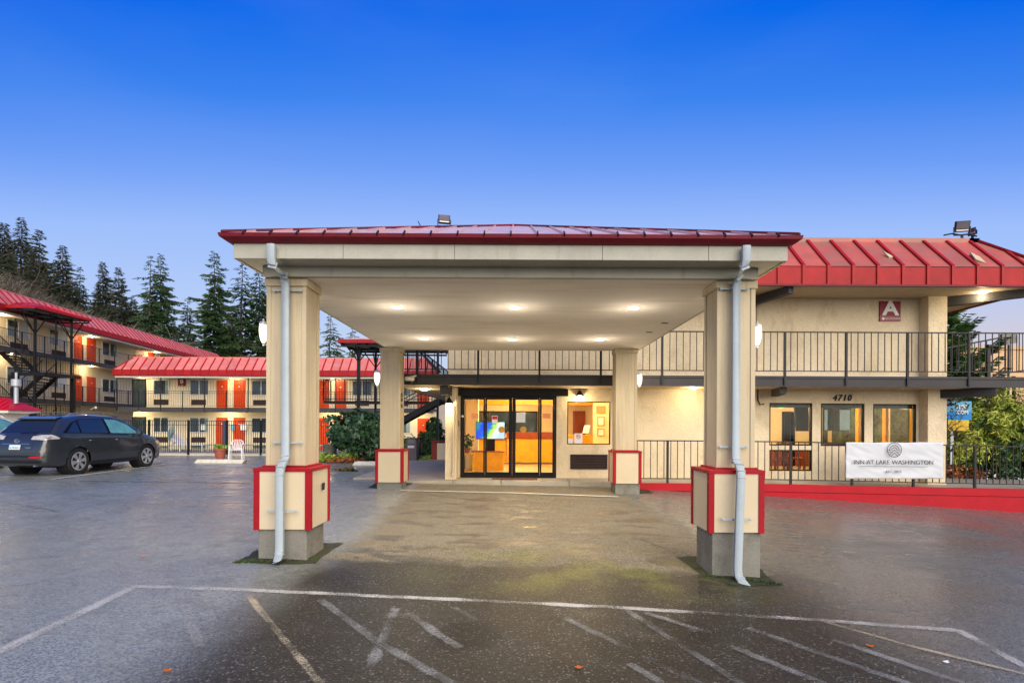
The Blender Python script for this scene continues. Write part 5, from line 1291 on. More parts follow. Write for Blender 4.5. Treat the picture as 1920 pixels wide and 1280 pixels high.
# middle tower between wing B and building A
TM = thing('stair_tower', 'black steel staircase with small red canopy between the two buildings', 'staircase', (-5.8, 26, .1))
hip_canopy(TM, -8.1, -3.5, 24.8, 28.3, 5.32, .28, 1.2, canopy_roof_m)
vpost(TM, PX(672, 25.3), 25.3, .1, 5.3, .55, w=.13); vpost(TM, PX(704, 27.8), 27.8, .1, 5.3, .55, w=.1); part('post', MB().bar((-3.6, 25.0, .1), (-3.6, 25.0, 5.3), .1), black_steel, TM)
flight(TM, (-7.3, 25.5, .75), (-3.5, 25.5, 2.80), 1.2, (0, 1, 0)); landing(TM, -8.3, -7.3, 25.5, 28.0, .75, 'L')
flight(TM, (-5.3, 27.0, 2.9), (-7.6, 27.0, 4.0), 1.0, (0, 1, 0), rail=True) if False else None
landing(TM, -9.5, -6.6, 26.9, 28.0, 2.75, 'FL'); landing(TM, -6.6, -3.1, 26.9, 28.0, 2.75, 'F')
part('brace', MB().bar(P(779, 652, 25.2), P(826, 698, 25.2), .09), black_steel, TM)
# right stair behind the far right balcony
TR = thing('exterior_stair', 'charcoal stair railing rising beyond the right corner of building A', 'staircase', (14, 18.5, 2.88))
for a_, b_ in (((1750, 657), (1876, 633)), ((1862, 702), (1925, 694))): part('handrail', MB().bar(P(*a_, 18.5), P(*b_, 18.5), .05), rail_m, TR)
hb = MB()
for k in range(22):
    px_ = 1760+k*12.5*.9; y0 = 657-(px_-1750)*.19; y1 = 705-(px_-1750)*.055; hb.bar(P(px_, y0, 18.5), P(px_, y1, 18.5), .018)
part('baluster', hb, rail_m, TR, stuff=True)
part('post', MB().bar(P(1852, 646, 18.5), P(1852, 870, 18.5), .11), rail_m, TR); part('post_arm', MB().bar(P(1852, 648, 18.4), P(1871, 648, 18.4), .07), rail_m, TR)
for px_ in (1881, 1901): part('post', MB().bar(P(px_, 705, 18.5), P(px_, 800, 18.5), .07), rail_m, TR)

# ------------------------------------------------------------------ pool fence and surroundings
FY = 26.5
fx0, fx1 = PX(120, FY), PX(665, FY)
struct('pool_deck', B((fx0, 27.2, .0), (PX(690, 28), 38, .16)), side_conc)
struct('pool_surround', B((fx0+2, FY-.3, -.1), (fx1, 27.19, ground(-14, 26.5)+.10)), mat('cream_kerb', (.55, .50, .38), .8, .15, 2))
struct('pool', B((PX(300, 30)-2, 30, .161), (PX(500, 30)+3, 35.5, .175)), pool_m)
railing('pool_fence', 'tall black picket fence around the pool in front of wing B', (fx0, FY-.35), (fx1, FY-.35), 1.62, [PX(p_, FY-.35)-fx0 for p_ in (210, 280, 353, 426, 489, 560, 630)], .105, black_steel, lambda q: .12, .12, .0, False, 'fence', bw=.02, postw=.07, post_top=.04, top2=1.42)
tag(part('gate_post', MB().bar(P(421, 788, 26), P(421, 836, 26), .12), mat('dusk_blue_post', (.05, .06, .09), .6)), 'thick dark post at the pool gate behind the flower pot', 'post')

# plastic garden chair
def garden_chair(loc, rz, lab, m=white_plastic, sc=1):
    t = thing('garden_chair', lab, 'chair', loc, rz, 'white plastic garden chairs'); t.scale = (sc, sc, sc)
    part('seat', MB().prism([(-.24, -.22, .42), (.24, -.22, .42), (.22, .22, .39), (-.22, .22, .39)], (0, 0, .025)), m, t, True, bevel=.008)
    for sx in (-1, 1):
        part('leg', MB().bar((sx*.27, -.25, 0), (sx*.24, -.21, .63), .05, .035), m, t, True); part('leg', MB().bar((sx*.28, .30, 0), (sx*.23, .20, .45), .05, .035), m, t, True)
        part('armrest', MB().tube([(sx*.25, -.24, .64), (sx*.29, 0, .66), (sx*.27, .24, .62)], .024, 6), m, t, True)
    part('back_hoop', MB().tube([(-.25, .2, .40), (-.28, .25, .62), (-.22, .31, .80), (-.10, .34, .87), (.10, .34, .87), (.22, .31, .80), (.28, .25, .62), (.25, .2, .40)], .02, 6), m, t, True)
    for k in range(7):
        u = (k-3)/3; part('back_slat', MB().bar((u*.12, .22, .42), (u*.22, .33-.02*abs(u), .86-.10*u*u), .03, .012, up=(0, 1, 0)), m, t, True)
    return t
g = G(443, 861); garden_chair((g.x, g.y, .30 if False else ground(g.x, g.y)+.0), R(18), 'white plastic armchair beside the terracotta flower pot', sc=.95)
garden_chair((PX(338, 29), 29, .16), R(160), 'white plastic chair behind the pool fence')
lo = thing('sun_lounger', 'white pool lounger with raised back behind the fence', 'lounger', (PX(352, 28.4), 28.4, .16))
part('bed', MB().bar((-.3, 0, .35), (1.0, 0, .35), .6, .05), white_plastic, lo, True); part('backrest', MB().bar((-.3, 0, .35), (-.75, 0, .85), .6, .05), white_plastic, lo, True)
for x in (-.25, .9):
    for y in (-.25, .25): part('leg', MB().bar((x, y, 0), (x, y, .34), .04), white_plastic, lo, True)
um = thing('folded_parasol', 'closed teal parasol leaning behind the pool fence', 'parasol', (PX(314, 28), 28, .16))
part('pole', MB().bar((0, 0, 0), (.35, 0, 1.5), .05), metal_grey, um, True); part('folded_cover', MB().tube([(.05, 0, .6), (.2, 0, 1.0), (.32, 0, 1.45)], [.06, .16, .03], 8), curtain_m, um, True)
# flower pot
g = G(413, 860)
fp = thing('flower_pot', 'large terracotta flower pot with low greenery on the kerb', 'flower pot', g)
part('pot', MB().lathe([(.16, 0), (.19, .1), (.24, .36), (.27, .37), (.275, .44), (.25, .44), (.24, .38)], 20), terracotta, fp, True, True)
part('plant', leafcloud((0, 0, .50), (.26, .26, .14), 260, .06, 5), fern_leaf, fp, True)
# concrete wheel stops
def wheel_stop(pxa, pxb, pyt, pyb, lab, h=.14):
    a, b = G(pxa, pyb), G(pxb, pyb)
    t = part('wheel_stop', MB().prism([(a.x-.06, a.y, ground(a.x, a.y)), (a.x-.06, a.y+.34, ground(a.x, a.y)), (a.x+.03, a.y+.26, ground(a.x, a.y)+h), (a.x+.03, a.y+.06, ground(a.x, a.y)+h)], (b.x-a.x, 0, 0)), mat('chipped_white_paint_%d' % pxa, (.62, .58, .47), .8, .2, 6, bump=.5, stain=((.25, .2, .13), (7, 7, 7), .55)), bevel=.015)
    tag(t, lab, 'wheel stop', 'white concrete wheel stops')
wheel_stop(366, 460, 860, 868, 'long chipped white wheel stop below the flower pot and chair')
wheel_stop(663, 712, 865, 872, 'white wheel stop in front of the dark leafy shrub')
pk = patch([(620, 880), (655, 875), (668, 877), (672, 884), (640, 883)], mat('puddle', (.02, .02, .018), .03, .1, 2), 'puddle', z=.004)

# planting bed with shrub
bed = [(585, 862), (712, 863), (790, 862), (800, 850), (760, 843), (585, 846)]
patch(bed, mulch_m, 'mulch_bed', z=.06)
def shrub(name, label, base, parts, mstem, cat='shrub', stems=8, group=None):
    t = thing(name, label, cat, base, 0, group); bvec = Vector(base)
    st = MB(); rnd = random.Random(int(abs(base[0]*10)))
    tops = []
    for k in range(stems):
        c_, r_ = parts[k % len(parts)][0:2]; tgt = Vector(c_)-bvec + Vector((rnd.uniform(-.5, .5)*r_[0], rnd.uniform(-.5, .5)*r_[1], rnd.uniform(-.2, .5)*r_[2]))
        mid = tgt*.5 + Vector((rnd.uniform(-.1, .1), rnd.uniform(-.1, .1), .1)); st.tube([(0, 0, 0), mid, tgt], [.045, .03, .012], 5)
    part('stems', st, mstem, t, True) if stems else None
    for c_, r_, n_, s_, m_, kw in parts: part('foliage', leafcloud(Vector(c_)-bvec, r_, n_, s_, rnd.randrange(99), **kw), m_, t, True)
    return t
by = 22.2
shrub('leafy_shrub', 'large dark glossy evergreen shrub beside the rear left column', (PX(685, by), by, .15),
      [((PX(668, by), by, 1.35), (1.1, .8, .72), 2600, .13, camellia, {}), ((PX(700, by), by+.2, 1.2), (1.0, .8, .85), 2200, .13, camellia, {}), ((PX(640, by), by, .95), (.45, .45, .35), 600, .12, camellia, {}), ((PX(690, by), by-.1, .75), (.75, .6, .4), 900, .12, camellia, {})], bark_m)
def ivy(name, label, px, Y, w, h, n, m, size=.09, cat='plant', z0=None): 
    x = PX(px, Y); z0 = ground(x, Y) if z0 is None else z0
    return shrub(name, label, (x, Y, z0), [((x, Y, z0+h*.5), (w, w*.7, h*.55), n, size, m, dict(shell=.2))], bark_m, cat, stems=3)
ivy('ground_cover', 'bright green low plants at the left of the mulch bed', 612, 21.6, .55, .35, 420, fern_leaf)
ivy('ground_cover', 'bright yellow-green low plant between mulch and the dark shrub', 655, 21.9, .42, .55, 260, fern_leaf)
ivy('ground_cover', 'dull purple low plant in front of the dark shrub', 640, 21.4, .8, .2, 300, litter_leaf, .07)
pt_ = thing('flower_pot', 'orange round pot lying in the planting bed', 'flower pot', (PX(605, 22.3), 22.3, .15)); part('pot', MB().lathe([(.12, 0), (.2, .12), (.2, .2), (.12, .3)], 14), mat('orange_glaze', (.65, .2, .05), .5), pt_, True, True)
pt_ = thing('planter_tub', 'grey planter tub behind the dark shrub', 'planter', (PX(618, 23.5), 23.5, .15)); part('tub', MB().lathe([(.18, 0), (.28, .55), (.3, .6)], 14), concrete, pt_, True, True)
shrub('conical_shrub', 'dense dark green conical arborvitae behind the bin', (PX(812, 26.4), 26.4, .12), [((PX(812, 26.4), 26.4, .85), (.62, .6, .8), 2200, .09, hedge_leaf, dict(lump=.15, shell=.6)), ((PX(814, 26.4), 26.4, 1.5), (.4, .4, .5), 900, .09, hedge_leaf, dict(lump=.1, shell=.5))], bark_m, stems=3)
ivy('small_bush', 'light green bush under the black stringer of the middle stair', 768, 24.3, .8, 1.0, 900, fern_leaf, .08)
ivy('small_bush', 'low olive bush beside the grey bin', 792, 24, .7, .8, 700, cedar_leaf, .07)
ivy('ground_cover', 'fresh green grass tuft at the foot of the low wall', 800, 22.6, .4, .25, 260, fern_leaf, .06)
# bin
g = P(771, 865, 21.8); zb = ground(g.x, 21.8)
bn_ = thing('waste_bin', 'plum grey arched waste bin with white label by the path', 'waste bin', (g.x, 21.8, zb))
pr = [(-.21, 0, 0), (.21, 0, 0), (.21, 0, .80)] + [(.21*math.cos(a_), 0, .80+.2*math.sin(a_)) for a_ in [math.pi*k/10 for k in range(1, 10)]] + [(-.21, 0, .80)]
part('body', MB().prism([Vector(q) for q in pr], (0, .45, 0)), grey_bin, bn_, True, bevel=.012)
part('flap', B((-.13, -.012, .76), (.13, -.001, .90)), mat('bin_flap', (.16, .15, .17), .4), bn_, True); part('bin_label', B((-.14, -.012, .58), (.12, -.001, .67)), white_text, bn_, True)
tx_ = text('THANK YOU', .05, black_text, bn_, Matrix.Translation((-.01, -.016, .625)) @ FACE_CAM, local=True)
# low wall and hand rail by the path
lw_ = thing('low_wall', 'low cream garden wall with red brown end beside the path', 'wall', P(812, 858, 22.6))
a_ = P(809, 859, 22.4)
part('end_pier', B((a_.x, 22.4, 0), (a_.x+.22, 22.75, .92)), brick_red, lw_); part('wall', B((a_.x+.221, 22.42, 0), (a_.x+1.2, 22.7, .86)), stucco_far, lw_) ; part('coping', B((a_.x-.03, 22.36, .921), (a_.x+1.2, 22.79, .96)), brick_red, lw_)
railing('path_handrail', 'thin black handrail along the planting bed path', (PX(783, 22), 21.9), (PX(792, 24), 24.2), .95, [0, 1.1, 2.2], .3, black_steel, lambda q: .13, .12, 0, False, cat='railing')

# ------------------------------------------------------------------ red-roofed hut on the left
HT = thing('utility_hut', 'small hut with bright red metal roof and white eave behind the parked cars', 'hut', (-24, 26, .1))
part('wall', B((-29, 25.1, 0), (-23.5, 26.3, 2.1)), white_paint, HT); part('eave_trim', B((-29.3, 24.85, 2.05), (-23.1, 26.55, 2.2)), white_paint, HT)
hr = MB(); a4 = [Vector((-29.4, 24.8, 2.2)), Vector((-23.0, 24.8, 2.2)), Vector((-23.0, 26.6, 2.2)), Vector((-29.4, 26.6, 2.2))]; b2 = [Vector((-28.6, 25.7, 2.78)), Vector((-23.9, 25.7, 2.78))]
rfh = part('roof', MB().prism([a4[0], a4[1], b2[1], b2[0]], (0, 0, -.03)).prism([a4[1], a4[2], b2[1]], (0, 0, -.03)).prism([a4[2], a4[3], b2[0], b2[1]], (0, 0, -.03)).prism([a4[3], a4[0], b2[0]], (0, 0, -.03)), red_bright, HT)
for k in range(1, 22):
    x = -29.4+6.4*k/22; t_ = min(1, (x+29.4)/.9, (-23.0-x)/.9); part('standing_seam', MB().bar((x, 24.8, 2.225), (x, 24.8+.9*t_, 2.225+.58*t_), .03), red_bright, rfh)
fl = thing('flue_pipe', 'galvanised flue pipe with wide cap on the red hut roof', 'flue', (PX(30, 25.6), 25.6, 2.5))
part('pipe', MB().lathe([(.085, 0), (.085, .95)], 14), metal_grey, fl, True, True); part('cap', MB().lathe([(.12, .78), (.19, .82), (.19, 1.12), (.12, 1.14)], 14), metal_grey, fl, True, True); part('tip', MB().lathe([(.05, 1.14), (.05, 1.45)], 10), metal_grey, fl, True, True)

# ------------------------------------------------------------------ cars
def lerp_tab(tab, x): return _li([t[0] for t in tab], [t[1] for t in tab], x)
def smooth_tab(tab, x, r=.05): return (lerp_tab(tab, x-r) + 2*lerp_tab(tab, x) + lerp_tab(tab, x+r))/4
def make_car(name, label, loc, rz, paint, detail=True):
    root = thing(name, label, 'car', loc, rz); root.scale = (1, 1, 1.045)
    Lc = 4.74; wr_, wf_ = 1.06, 3.78; RW = .365
    top = [(0, .60), (.02, .80), (.07, .98), (.13, 1.06), (.34, 1.22), (.70, 1.53), (.86, 1.60), (1.3, 1.66), (2.0, 1.685), (2.6, 1.66), (2.95, 1.59), (3.3, 1.40), (3.78, 1.12), (3.95, 1.06), (4.35, .97), (4.60, .86), (4.70, .70), (4.74, .55)]
    belt = [(0, .60), (.03, .82), (.08, .97), (.5, 1.12), (1.2, 1.115), (2.4, 1.08), (3.6, 1.03), (4.2, .93), (4.55, .78), (4.7, .62), (4.74, .52)]
    wid = [(0, .70), (.04, .80), (.14, .865), (.35, .905), (.8, .92), (3.9, .92), (4.3, .885), (4.55, .80), (4.68, .68), (4.74, .56)]
    bot = [(0, .42), (.06, .32), (.3, .26), (1.0, .24), (3.9, .24), (4.5, .24), (4.74, .34)]
    ss = sorted({*rng(0, .2, .025), *rng(.2, Lc-.24, .045), *rng(Lc-.24, Lc, .03)})
    prof = []
    for s in ss:
        w, zt, zb, z0 = smooth_tab(wid, s, .06), smooth_tab(top, s, .04), smooth_tab(belt, s, .04), smooth_tab(bot, s, .05)
        zt = max(zt, zb+.01); gh = zt-zb
        flare = .0
        for wc in (wr_, wf_): flare = max(flare, .022*max(0, 1-abs(s-wc)/.55))
        wroof = w*.96 - min(.27, gh*.47)
        row = [(0, z0), (w*.6, z0), (w*.90, z0+.01), (w*.965, z0+.07), (w*.985+flare, z0+.18), (w+flare, z0+(zb-z0)*.42), (w+flare*.8, z0+(zb-z0)*.58), (w*.992+flare*.3, z0+(zb-z0)*.75), (w*.985, z0+(zb-z0)*.9), (w*.965, zb)]
        # refine lower side for clean arches
        for q in (1, 2, 3, 4, 5): 
            t = q/6; row.append((w*.96*(1-t)+wroof*t + .018*math.sin(math.pi*t)*min(1, gh*2), zb + (gh-.05 if gh > .12 else gh*.6)*t))
        row += [(wroof, zt-.05 if gh > .12 else zb+gh*.65), (wroof*.86, zt-.018 if gh > .12 else zb+gh*.85), (wroof*.6, zt-.005), (wroof*.3, zt), (0, zt)]
        # densify
        d2 = [row[0]]
        for p_, q_ in zip(row[:-1], row[1:]):
            n = 3 if row.index(p_) in (3, 4, 5, 6, 7, 8) else 1
            for k in range(1, n+1): d2.append((p_[0]+(q_[0]-p_[0])*k/n, p_[1]+(q_[1]-p_[1])*k/n))
        prof.append(d2)
    nr = len(prof[0]); V = []; F = []
    for i, s in enumerate(ss):
        for x, z in prof[i]: V.append([x, s, z])
    def inarch(v, pad=0): return any((v[1]-wc)**2 + (v[2]-.36)**2 < (RW+.055-pad)**2 for wc in (wr_, wf_)) and v[0] > .55
    for v in V:      # snap near-arch points on to the arch circle
        for wc in (wr_, wf_):
            dy, dz = v[1]-wc, v[2]-.36; r_ = math.hypot(dy, dz); Ra = RW+.055
            if v[0] > .6 and abs(r_-Ra) < .028 and r_ > 0: v[1] = wc+dy/r_*Ra; v[2] = .36+dz/r_*Ra
    n = len(V); Vm = V + [[-x, y, z] for x, y, z in V]
    for i in range(len(ss)-1):
        for j in range(nr-1):
            q = [i*nr+j, i*nr+j+1, (i+1)*nr+j+1, (i+1)*nr+j]; c_ = [sum(V[k][a] for k in q)/4 for a in range(3)]
            if inarch(c_): continue
            F.append(tuple(q)); F.append(tuple(k+n for k in reversed(q)))
    F.append(tuple(range(nr-1, -1, -1)) + tuple(k+n for k in range(1, nr-1))) if False else None
    mb = MB(); mb.v = [tuple(v) for v in Vm]; mb.f = F
    # end caps
    for i in (0, len(ss)-1):
        for j in range(nr-1):
            a_, b_ = i*nr+j, i*nr+j+1; mb.f.append((a_, b_, b_+n, a_+n))
    me = mb.mesh('body', paint, False)
    bm = bmesh.new(); bm.from_mesh(me); bmesh.ops.remove_doubles(bm, verts=bm.verts, dist=.002); bmesh.ops.recalc_face_normals(bm, faces=bm.faces); bm.to_mesh(me)
    bvh = BVHTree.FromBMesh(bm); bm.free()
    me.polygons.foreach_set('use_smooth', [True]*len(me.polygons)); me.set_sharp_from_angle(angle=R(38))
    body = link('body', me, root, True)
    def decal(poly_lo, poly_hi, axis, sign, off=.006, nn=14, nm=5):
        """patch ruled between two polylines given in (a, z); projected on the body along axis (0: side, 1: rear/front)"""
        m_ = MB(); L1 = [t for t in poly_lo]; L2 = [t for t in poly_hi]
        def along(pl, t):
            d_ = [0]
            for p_, q_ in zip(pl[:-1], pl[1:]): d_.append(d_[-1]+math.hypot(q_[0]-p_[0], q_[1]-p_[1]))
            T = t*d_[-1]; return Vector((_li(d_, [p[0] for p in pl], T), _li(d_, [p[1] for p in pl], T)))
        for j in range(nm+1):
            for i in range(nn+1):
                q_ = along(L1, i/nn).lerp(along(L2, i/nn), j/nm)
                if axis == 0: o_ = Vector((sign*3, q_.x, q_.y)); dr_ = Vector((-sign, 0, 0))
                else: o_ = Vector((q_.x, sign*8+2.4, q_.y)); dr_ = Vector((0, -sign, 0))
                h_ = bvh.ray_cast(o_, dr_)
                p_ = h_[0] if h_[0] is not None else (Vector((sign*.9, q_.x, q_.y)) if axis == 0 else Vector((q_.x, 0 if sign < 0 else Lc, q_.y)))
                nrm = h_[1] if h_[1] is not None else -dr_
                if nrm.dot(dr_) > 0: nrm = -nrm
                p_ = p_ + nrm*off; m_.v.append(tuple(p_))
        for j in range(nm):
            for i in range(nn): a_ = j*(nn+1)+i; m_.f.append((a_, a_+1, a_+nn+2, a_+nn+1))
        return m_
    for sg in (1, -1):
        part('window_trim', decal([(.56, 1.155), (1.2, 1.145), (2.4, 1.115), (3.55, 1.085)], [(.95, 1.44), (1.3, 1.54), (2.2, 1.565), (2.75, 1.535), (3.2, 1.35), (3.57, 1.12)], 0, sg, .003, 40, 6), frame_black, root, True)
        for nm, lo_, hi_, gm in (('quarter_window', [(.70, 1.17), (1.13, 1.16)], [(.98, 1.40), (1.14, 1.48)], car_glass), ('rear_door_window', [(1.19, 1.158), (2.16, 1.135)], [(1.20, 1.49), (1.35, 1.53), (2.12, 1.548)], car_glass),
                                 ('front_door_window', [(2.26, 1.132), (3.42, 1.10)], [(2.22, 1.545), (2.70, 1.52), (3.10, 1.37), (3.42, 1.13)], car_glass_clear if sg == 1 else car_glass)):
            part(nm, decal(lo_, hi_, 0, sg, .007, 18, 6), gm, root, True, True)
        # door seams, sill, handles
        for pts_ in ([(2.20, .42), (2.20, .75), (2.20, 1.03)], [(3.40, .42), (3.52, .75), (3.46, 1.0)], [(1.42, .60), (1.26, .80), (1.16, 1.05)]):
            part('door_gap', decal([(a_-.006, b_) for a_, b_ in pts_], [(a_+.006, b_) for a_, b_ in pts_], 0, sg, .002, 8, 1), dark_mat, root, True)
        part('side_moulding', decal([(1.50, .60), (3.3, .58)], [(1.50, .64), (3.3, .62)], 0, sg, .012, 16, 1), paint, root, True)
        part('sill_trim', decal([(1.52, .27), (3.32, .27)], [(1.52, .36), (3.32, .36)], 0, sg, .010, 16, 2), dark_mat, root, True)
        for hs_ in (1.50, 2.50):
            h_ = bvh.ray_cast(Vector((sg*3, hs_, .93)), Vector((-sg, 0, 0)))[0]
            if h_: part('door_handle', MB().tube([(h_.x-.01*sg, hs_-.09, .93), (h_.x+.03*sg, hs_-.06, .935), (h_.x+.03*sg, hs_+.06, .935), (h_.x-.01*sg, hs_+.09, .93)], .015, 6), paint, root, True, True)
        # mirror
        h_ = bvh.ray_cast(Vector((sg*3, 3.32, 1.08)), Vector((-sg, 0, 0)))[0]
        if h_: part('wing_mirror', MB().lathe([(.0, -.06), (.07, -.05), (.10, 0), (.095, .05), (.05, .08)], 12, (h_.x+sg*.13, 3.30, 1.13), 'Y').bar((h_.x, 3.33, 1.06), (h_.x+sg*.12, 3.32, 1.10), .05), paint, root, True, True)
        # tail lamp: wraps the corner
        part('tail_lamp', decal([(sg*.40, .985), (sg*.82, .97)], [(sg*.40, 1.07), (sg*.80, 1.11)], 1, -1, .008, 12, 4), lamp_clear, root, True, True)
        part('tail_lamp', decal([(.09, .985), (.42, 1.00)], [(.14, 1.10), (.28, 1.11), (.44, 1.03)], 0, sg, .010, 12, 4), lamp_clear, root, True, True)
        part('rear_reflector', decal([(sg*.42, .50), (sg*.74, .50)], [(sg*.42, .545), (sg*.74, .56)], 1, -1, .008, 6, 2), lamp_red, root, True)
        part('headlamp', decal([(sg*.45, .70), (sg*.74, .72)], [(sg*.45, .80), (sg*.72, .83)], 1, 1, .008, 10, 3), lamp_clear, root, True, True)
        part('headlamp', decal([(4.25, .74), (4.58, .70)], [(4.15, .86), (4.58, .80)], 0, sg, .008, 8, 3), lamp_clear, root, True, True)
        part('roof_rail', MB().tube([(sg*.60, .95, 1.60), (sg*.62, 1.05, 1.68), (sg*.635, 1.6, 1.735), (sg*.635, 2.3, 1.735), (sg*.62, 2.75, 1.68), (sg*.60, 2.85, 1.63)], .016, 6), rail_metal, root, True, True)
        # wheels
        for wc in (wr_, wf_):
            part('wheel_well', MB().lathe([(.42, 0), (.42, -.30)] if sg > 0 else [(.42, 0), (.42, .30)], 24, (sg*.86, wc, .37), 'X'), dark_mat, root, True)
            wh = part('wheel', MB().lathe([(RW-.11, .10), (RW-.03, .115), (RW, .08), (RW, -.08), (RW-.03, -.115), (RW-.11, -.10)], 32, (sg*.80, wc, RW), 'X'), rubber, root, True, True)
            rim = MB().lathe([(.255, 0), (.255, .012), (.235, .02), (.22, -.02), (.22, -.05)], 28, (sg*.895, wc, RW), 'X') if sg > 0 else MB().lathe([(.255, 0), (.255, -.012), (.235, -.02), (.22, .02), (.22, .05)], 28, (sg*.895, wc, RW), 'X')
            ob = part('rim', MB().lathe([(.257, sg*.0), (.257, sg*.018), (.228, sg*.022), (.222, -sg*.04)], 28, (sg*.885, wc, RW), 'X'), alloy, wh, True, True)
            ob.data.polygons[-1].material_index = 0
            part('brake_disc', MB().lathe([(.226, 0), (.226, sg*.01)], 24, (sg*.868, wc, RW), 'X'), dark_mat, wh, True)
            sp_ = MB()
            for k in range(6):
                a_ = 2*math.pi*k/6+.2; c1, s1 = math.cos(a_), math.sin(a_); px_ = Vector((0, -s1, c1)); ra = Vector((0, c1, s1)); ctr = Vector((sg*.888, wc, RW))
                sp_.prism([ctr+ra*.03-px_*.03, ctr+ra*.03+px_*.03, ctr+ra*.13+px_*.040, ctr+ra*.235+px_*.062, ctr+ra*.235-px_*.062, ctr+ra*.13-px_*.040], (sg*.022, 0, 0))
            sp_.lathe([(.05, 0), (.05, sg*.035), (.03, sg*.042)], 14, (sg*.888, wc, RW), 'X')
            part('spokes', sp_, alloy, wh, True)
    part('rear_window', decal([(-.74, 1.17), (.74, 1.17)], [(-.58, 1.50), (.58, 1.50)], 1, -1, .006, 20, 8), car_glass, root, True, True)
    part('windscreen', decal([(-.70, 1.17), (.70, 1.17)], [(-.56, 1.55), (.56, 1.55)], 1, 1, .006, 20, 8), car_glass, root, True, True)
    part('grille', decal([(-.38, .56), (.38, .56)], [(-.42, .76), (.42, .76)], 1, 1, .008, 10, 4), chrome, root, True)
    part('spoiler', MB().prism([(-.57, .62, 1.548), (.57, .62, 1.548), (.57, .86, 1.612), (-.57, .86, 1.612)], (0, 0, -.03)), paint, root, True, bevel=.012)
    part('bumper_step', decal([(-.80, .655), (.80, .655)], [(-.80, .70), (.80, .70)], 1, -1, .022, 24, 2), paint, root, True, True)
    part('lower_valance', decal([(-.72, .38), (.72, .38)], [(-.74, .45), (.74, .45)], 1, -1, .010, 20, 2), dark_mat, root, True)
    part('chrome_strip', decal([(-.40, .855), (.40, .855)], [(-.40, .878), (.40, .878)], 1, -1, .016, 12, 1), chrome, root, True, True)
    part('tailgate_gap', decal([(.475, .72), (.49, .95)], [(.485, .72), (.50, .95)], 1, -1, .003, 6, 1), dark_mat, root, True)
    part('wiper', MB().tube([(-.02, .20, 1.15), (.25, .22, 1.17), (.45, .22, 1.165)], .01, 5), frame_black, root, True)
    pl = part('number_plate', decal([(-.16, .725), (.16, .725)], [(-.16, .84), (.16, .84)], 1, -1, .02, 4, 2), white_text, root, True)
    part('underbody', B((-.7, .5, .22), (.7, 4.3, .34)), dark_mat, root, True)
    part('exhaust', MB().tube([(.45, .12, .30), (.45, .5, .32)], .035, 10), chrome, root, True)
    text('RLM3051', .085, teal_m, root, Matrix.Translation((0, -.012, .775)) @ FACE_CAM, name='plate_lettering', local=True, ext=.002)
    if detail:
        em_ = MB(); 
        for k in range(20):
            a_, b_ = 2*math.pi*k/20, 2*math.pi*(k+1)/20; em_.bar((.065*math.cos(a_), 0, .046*math.sin(a_)), (.065*math.cos(b_), 0, .046*math.sin(b_)), .012, .010)
        em_.bar((-.015, 0, .035), (-.03, 0, -.025), .010).bar((-.03, 0, -.025), (.05, 0, -.025), .010)
        h_ = bvh.ray_cast(Vector((0, -3, .95)), Vector((0, 1, 0)))[0]
        part('emblem', em_, chrome, root, True, M_=Matrix.Translation((0, h_.y-.01, .95)))
        h_ = bvh.ray_cast(Vector((.36, -3, .77)), Vector((0, 1, 0)))[0]
        text('RX350', .05, chrome, root, Matrix.Translation((.36, h_.y-.008, .77)) @ FACE_CAM, name='badge_lettering', local=True)
    return root
cz = ground(-13.6, 17)
make_car('parked_car', 'dark blue-grey estate suv with silver alloy wheels parked at the left edge', (-13.72, 14.95, cz), R(-3.2), car_paint)
make_car('parked_car', 'white car mostly hidden behind the dark suv at the left edge', (-17.6, 15.3, cz), R(0), car_silver, False)

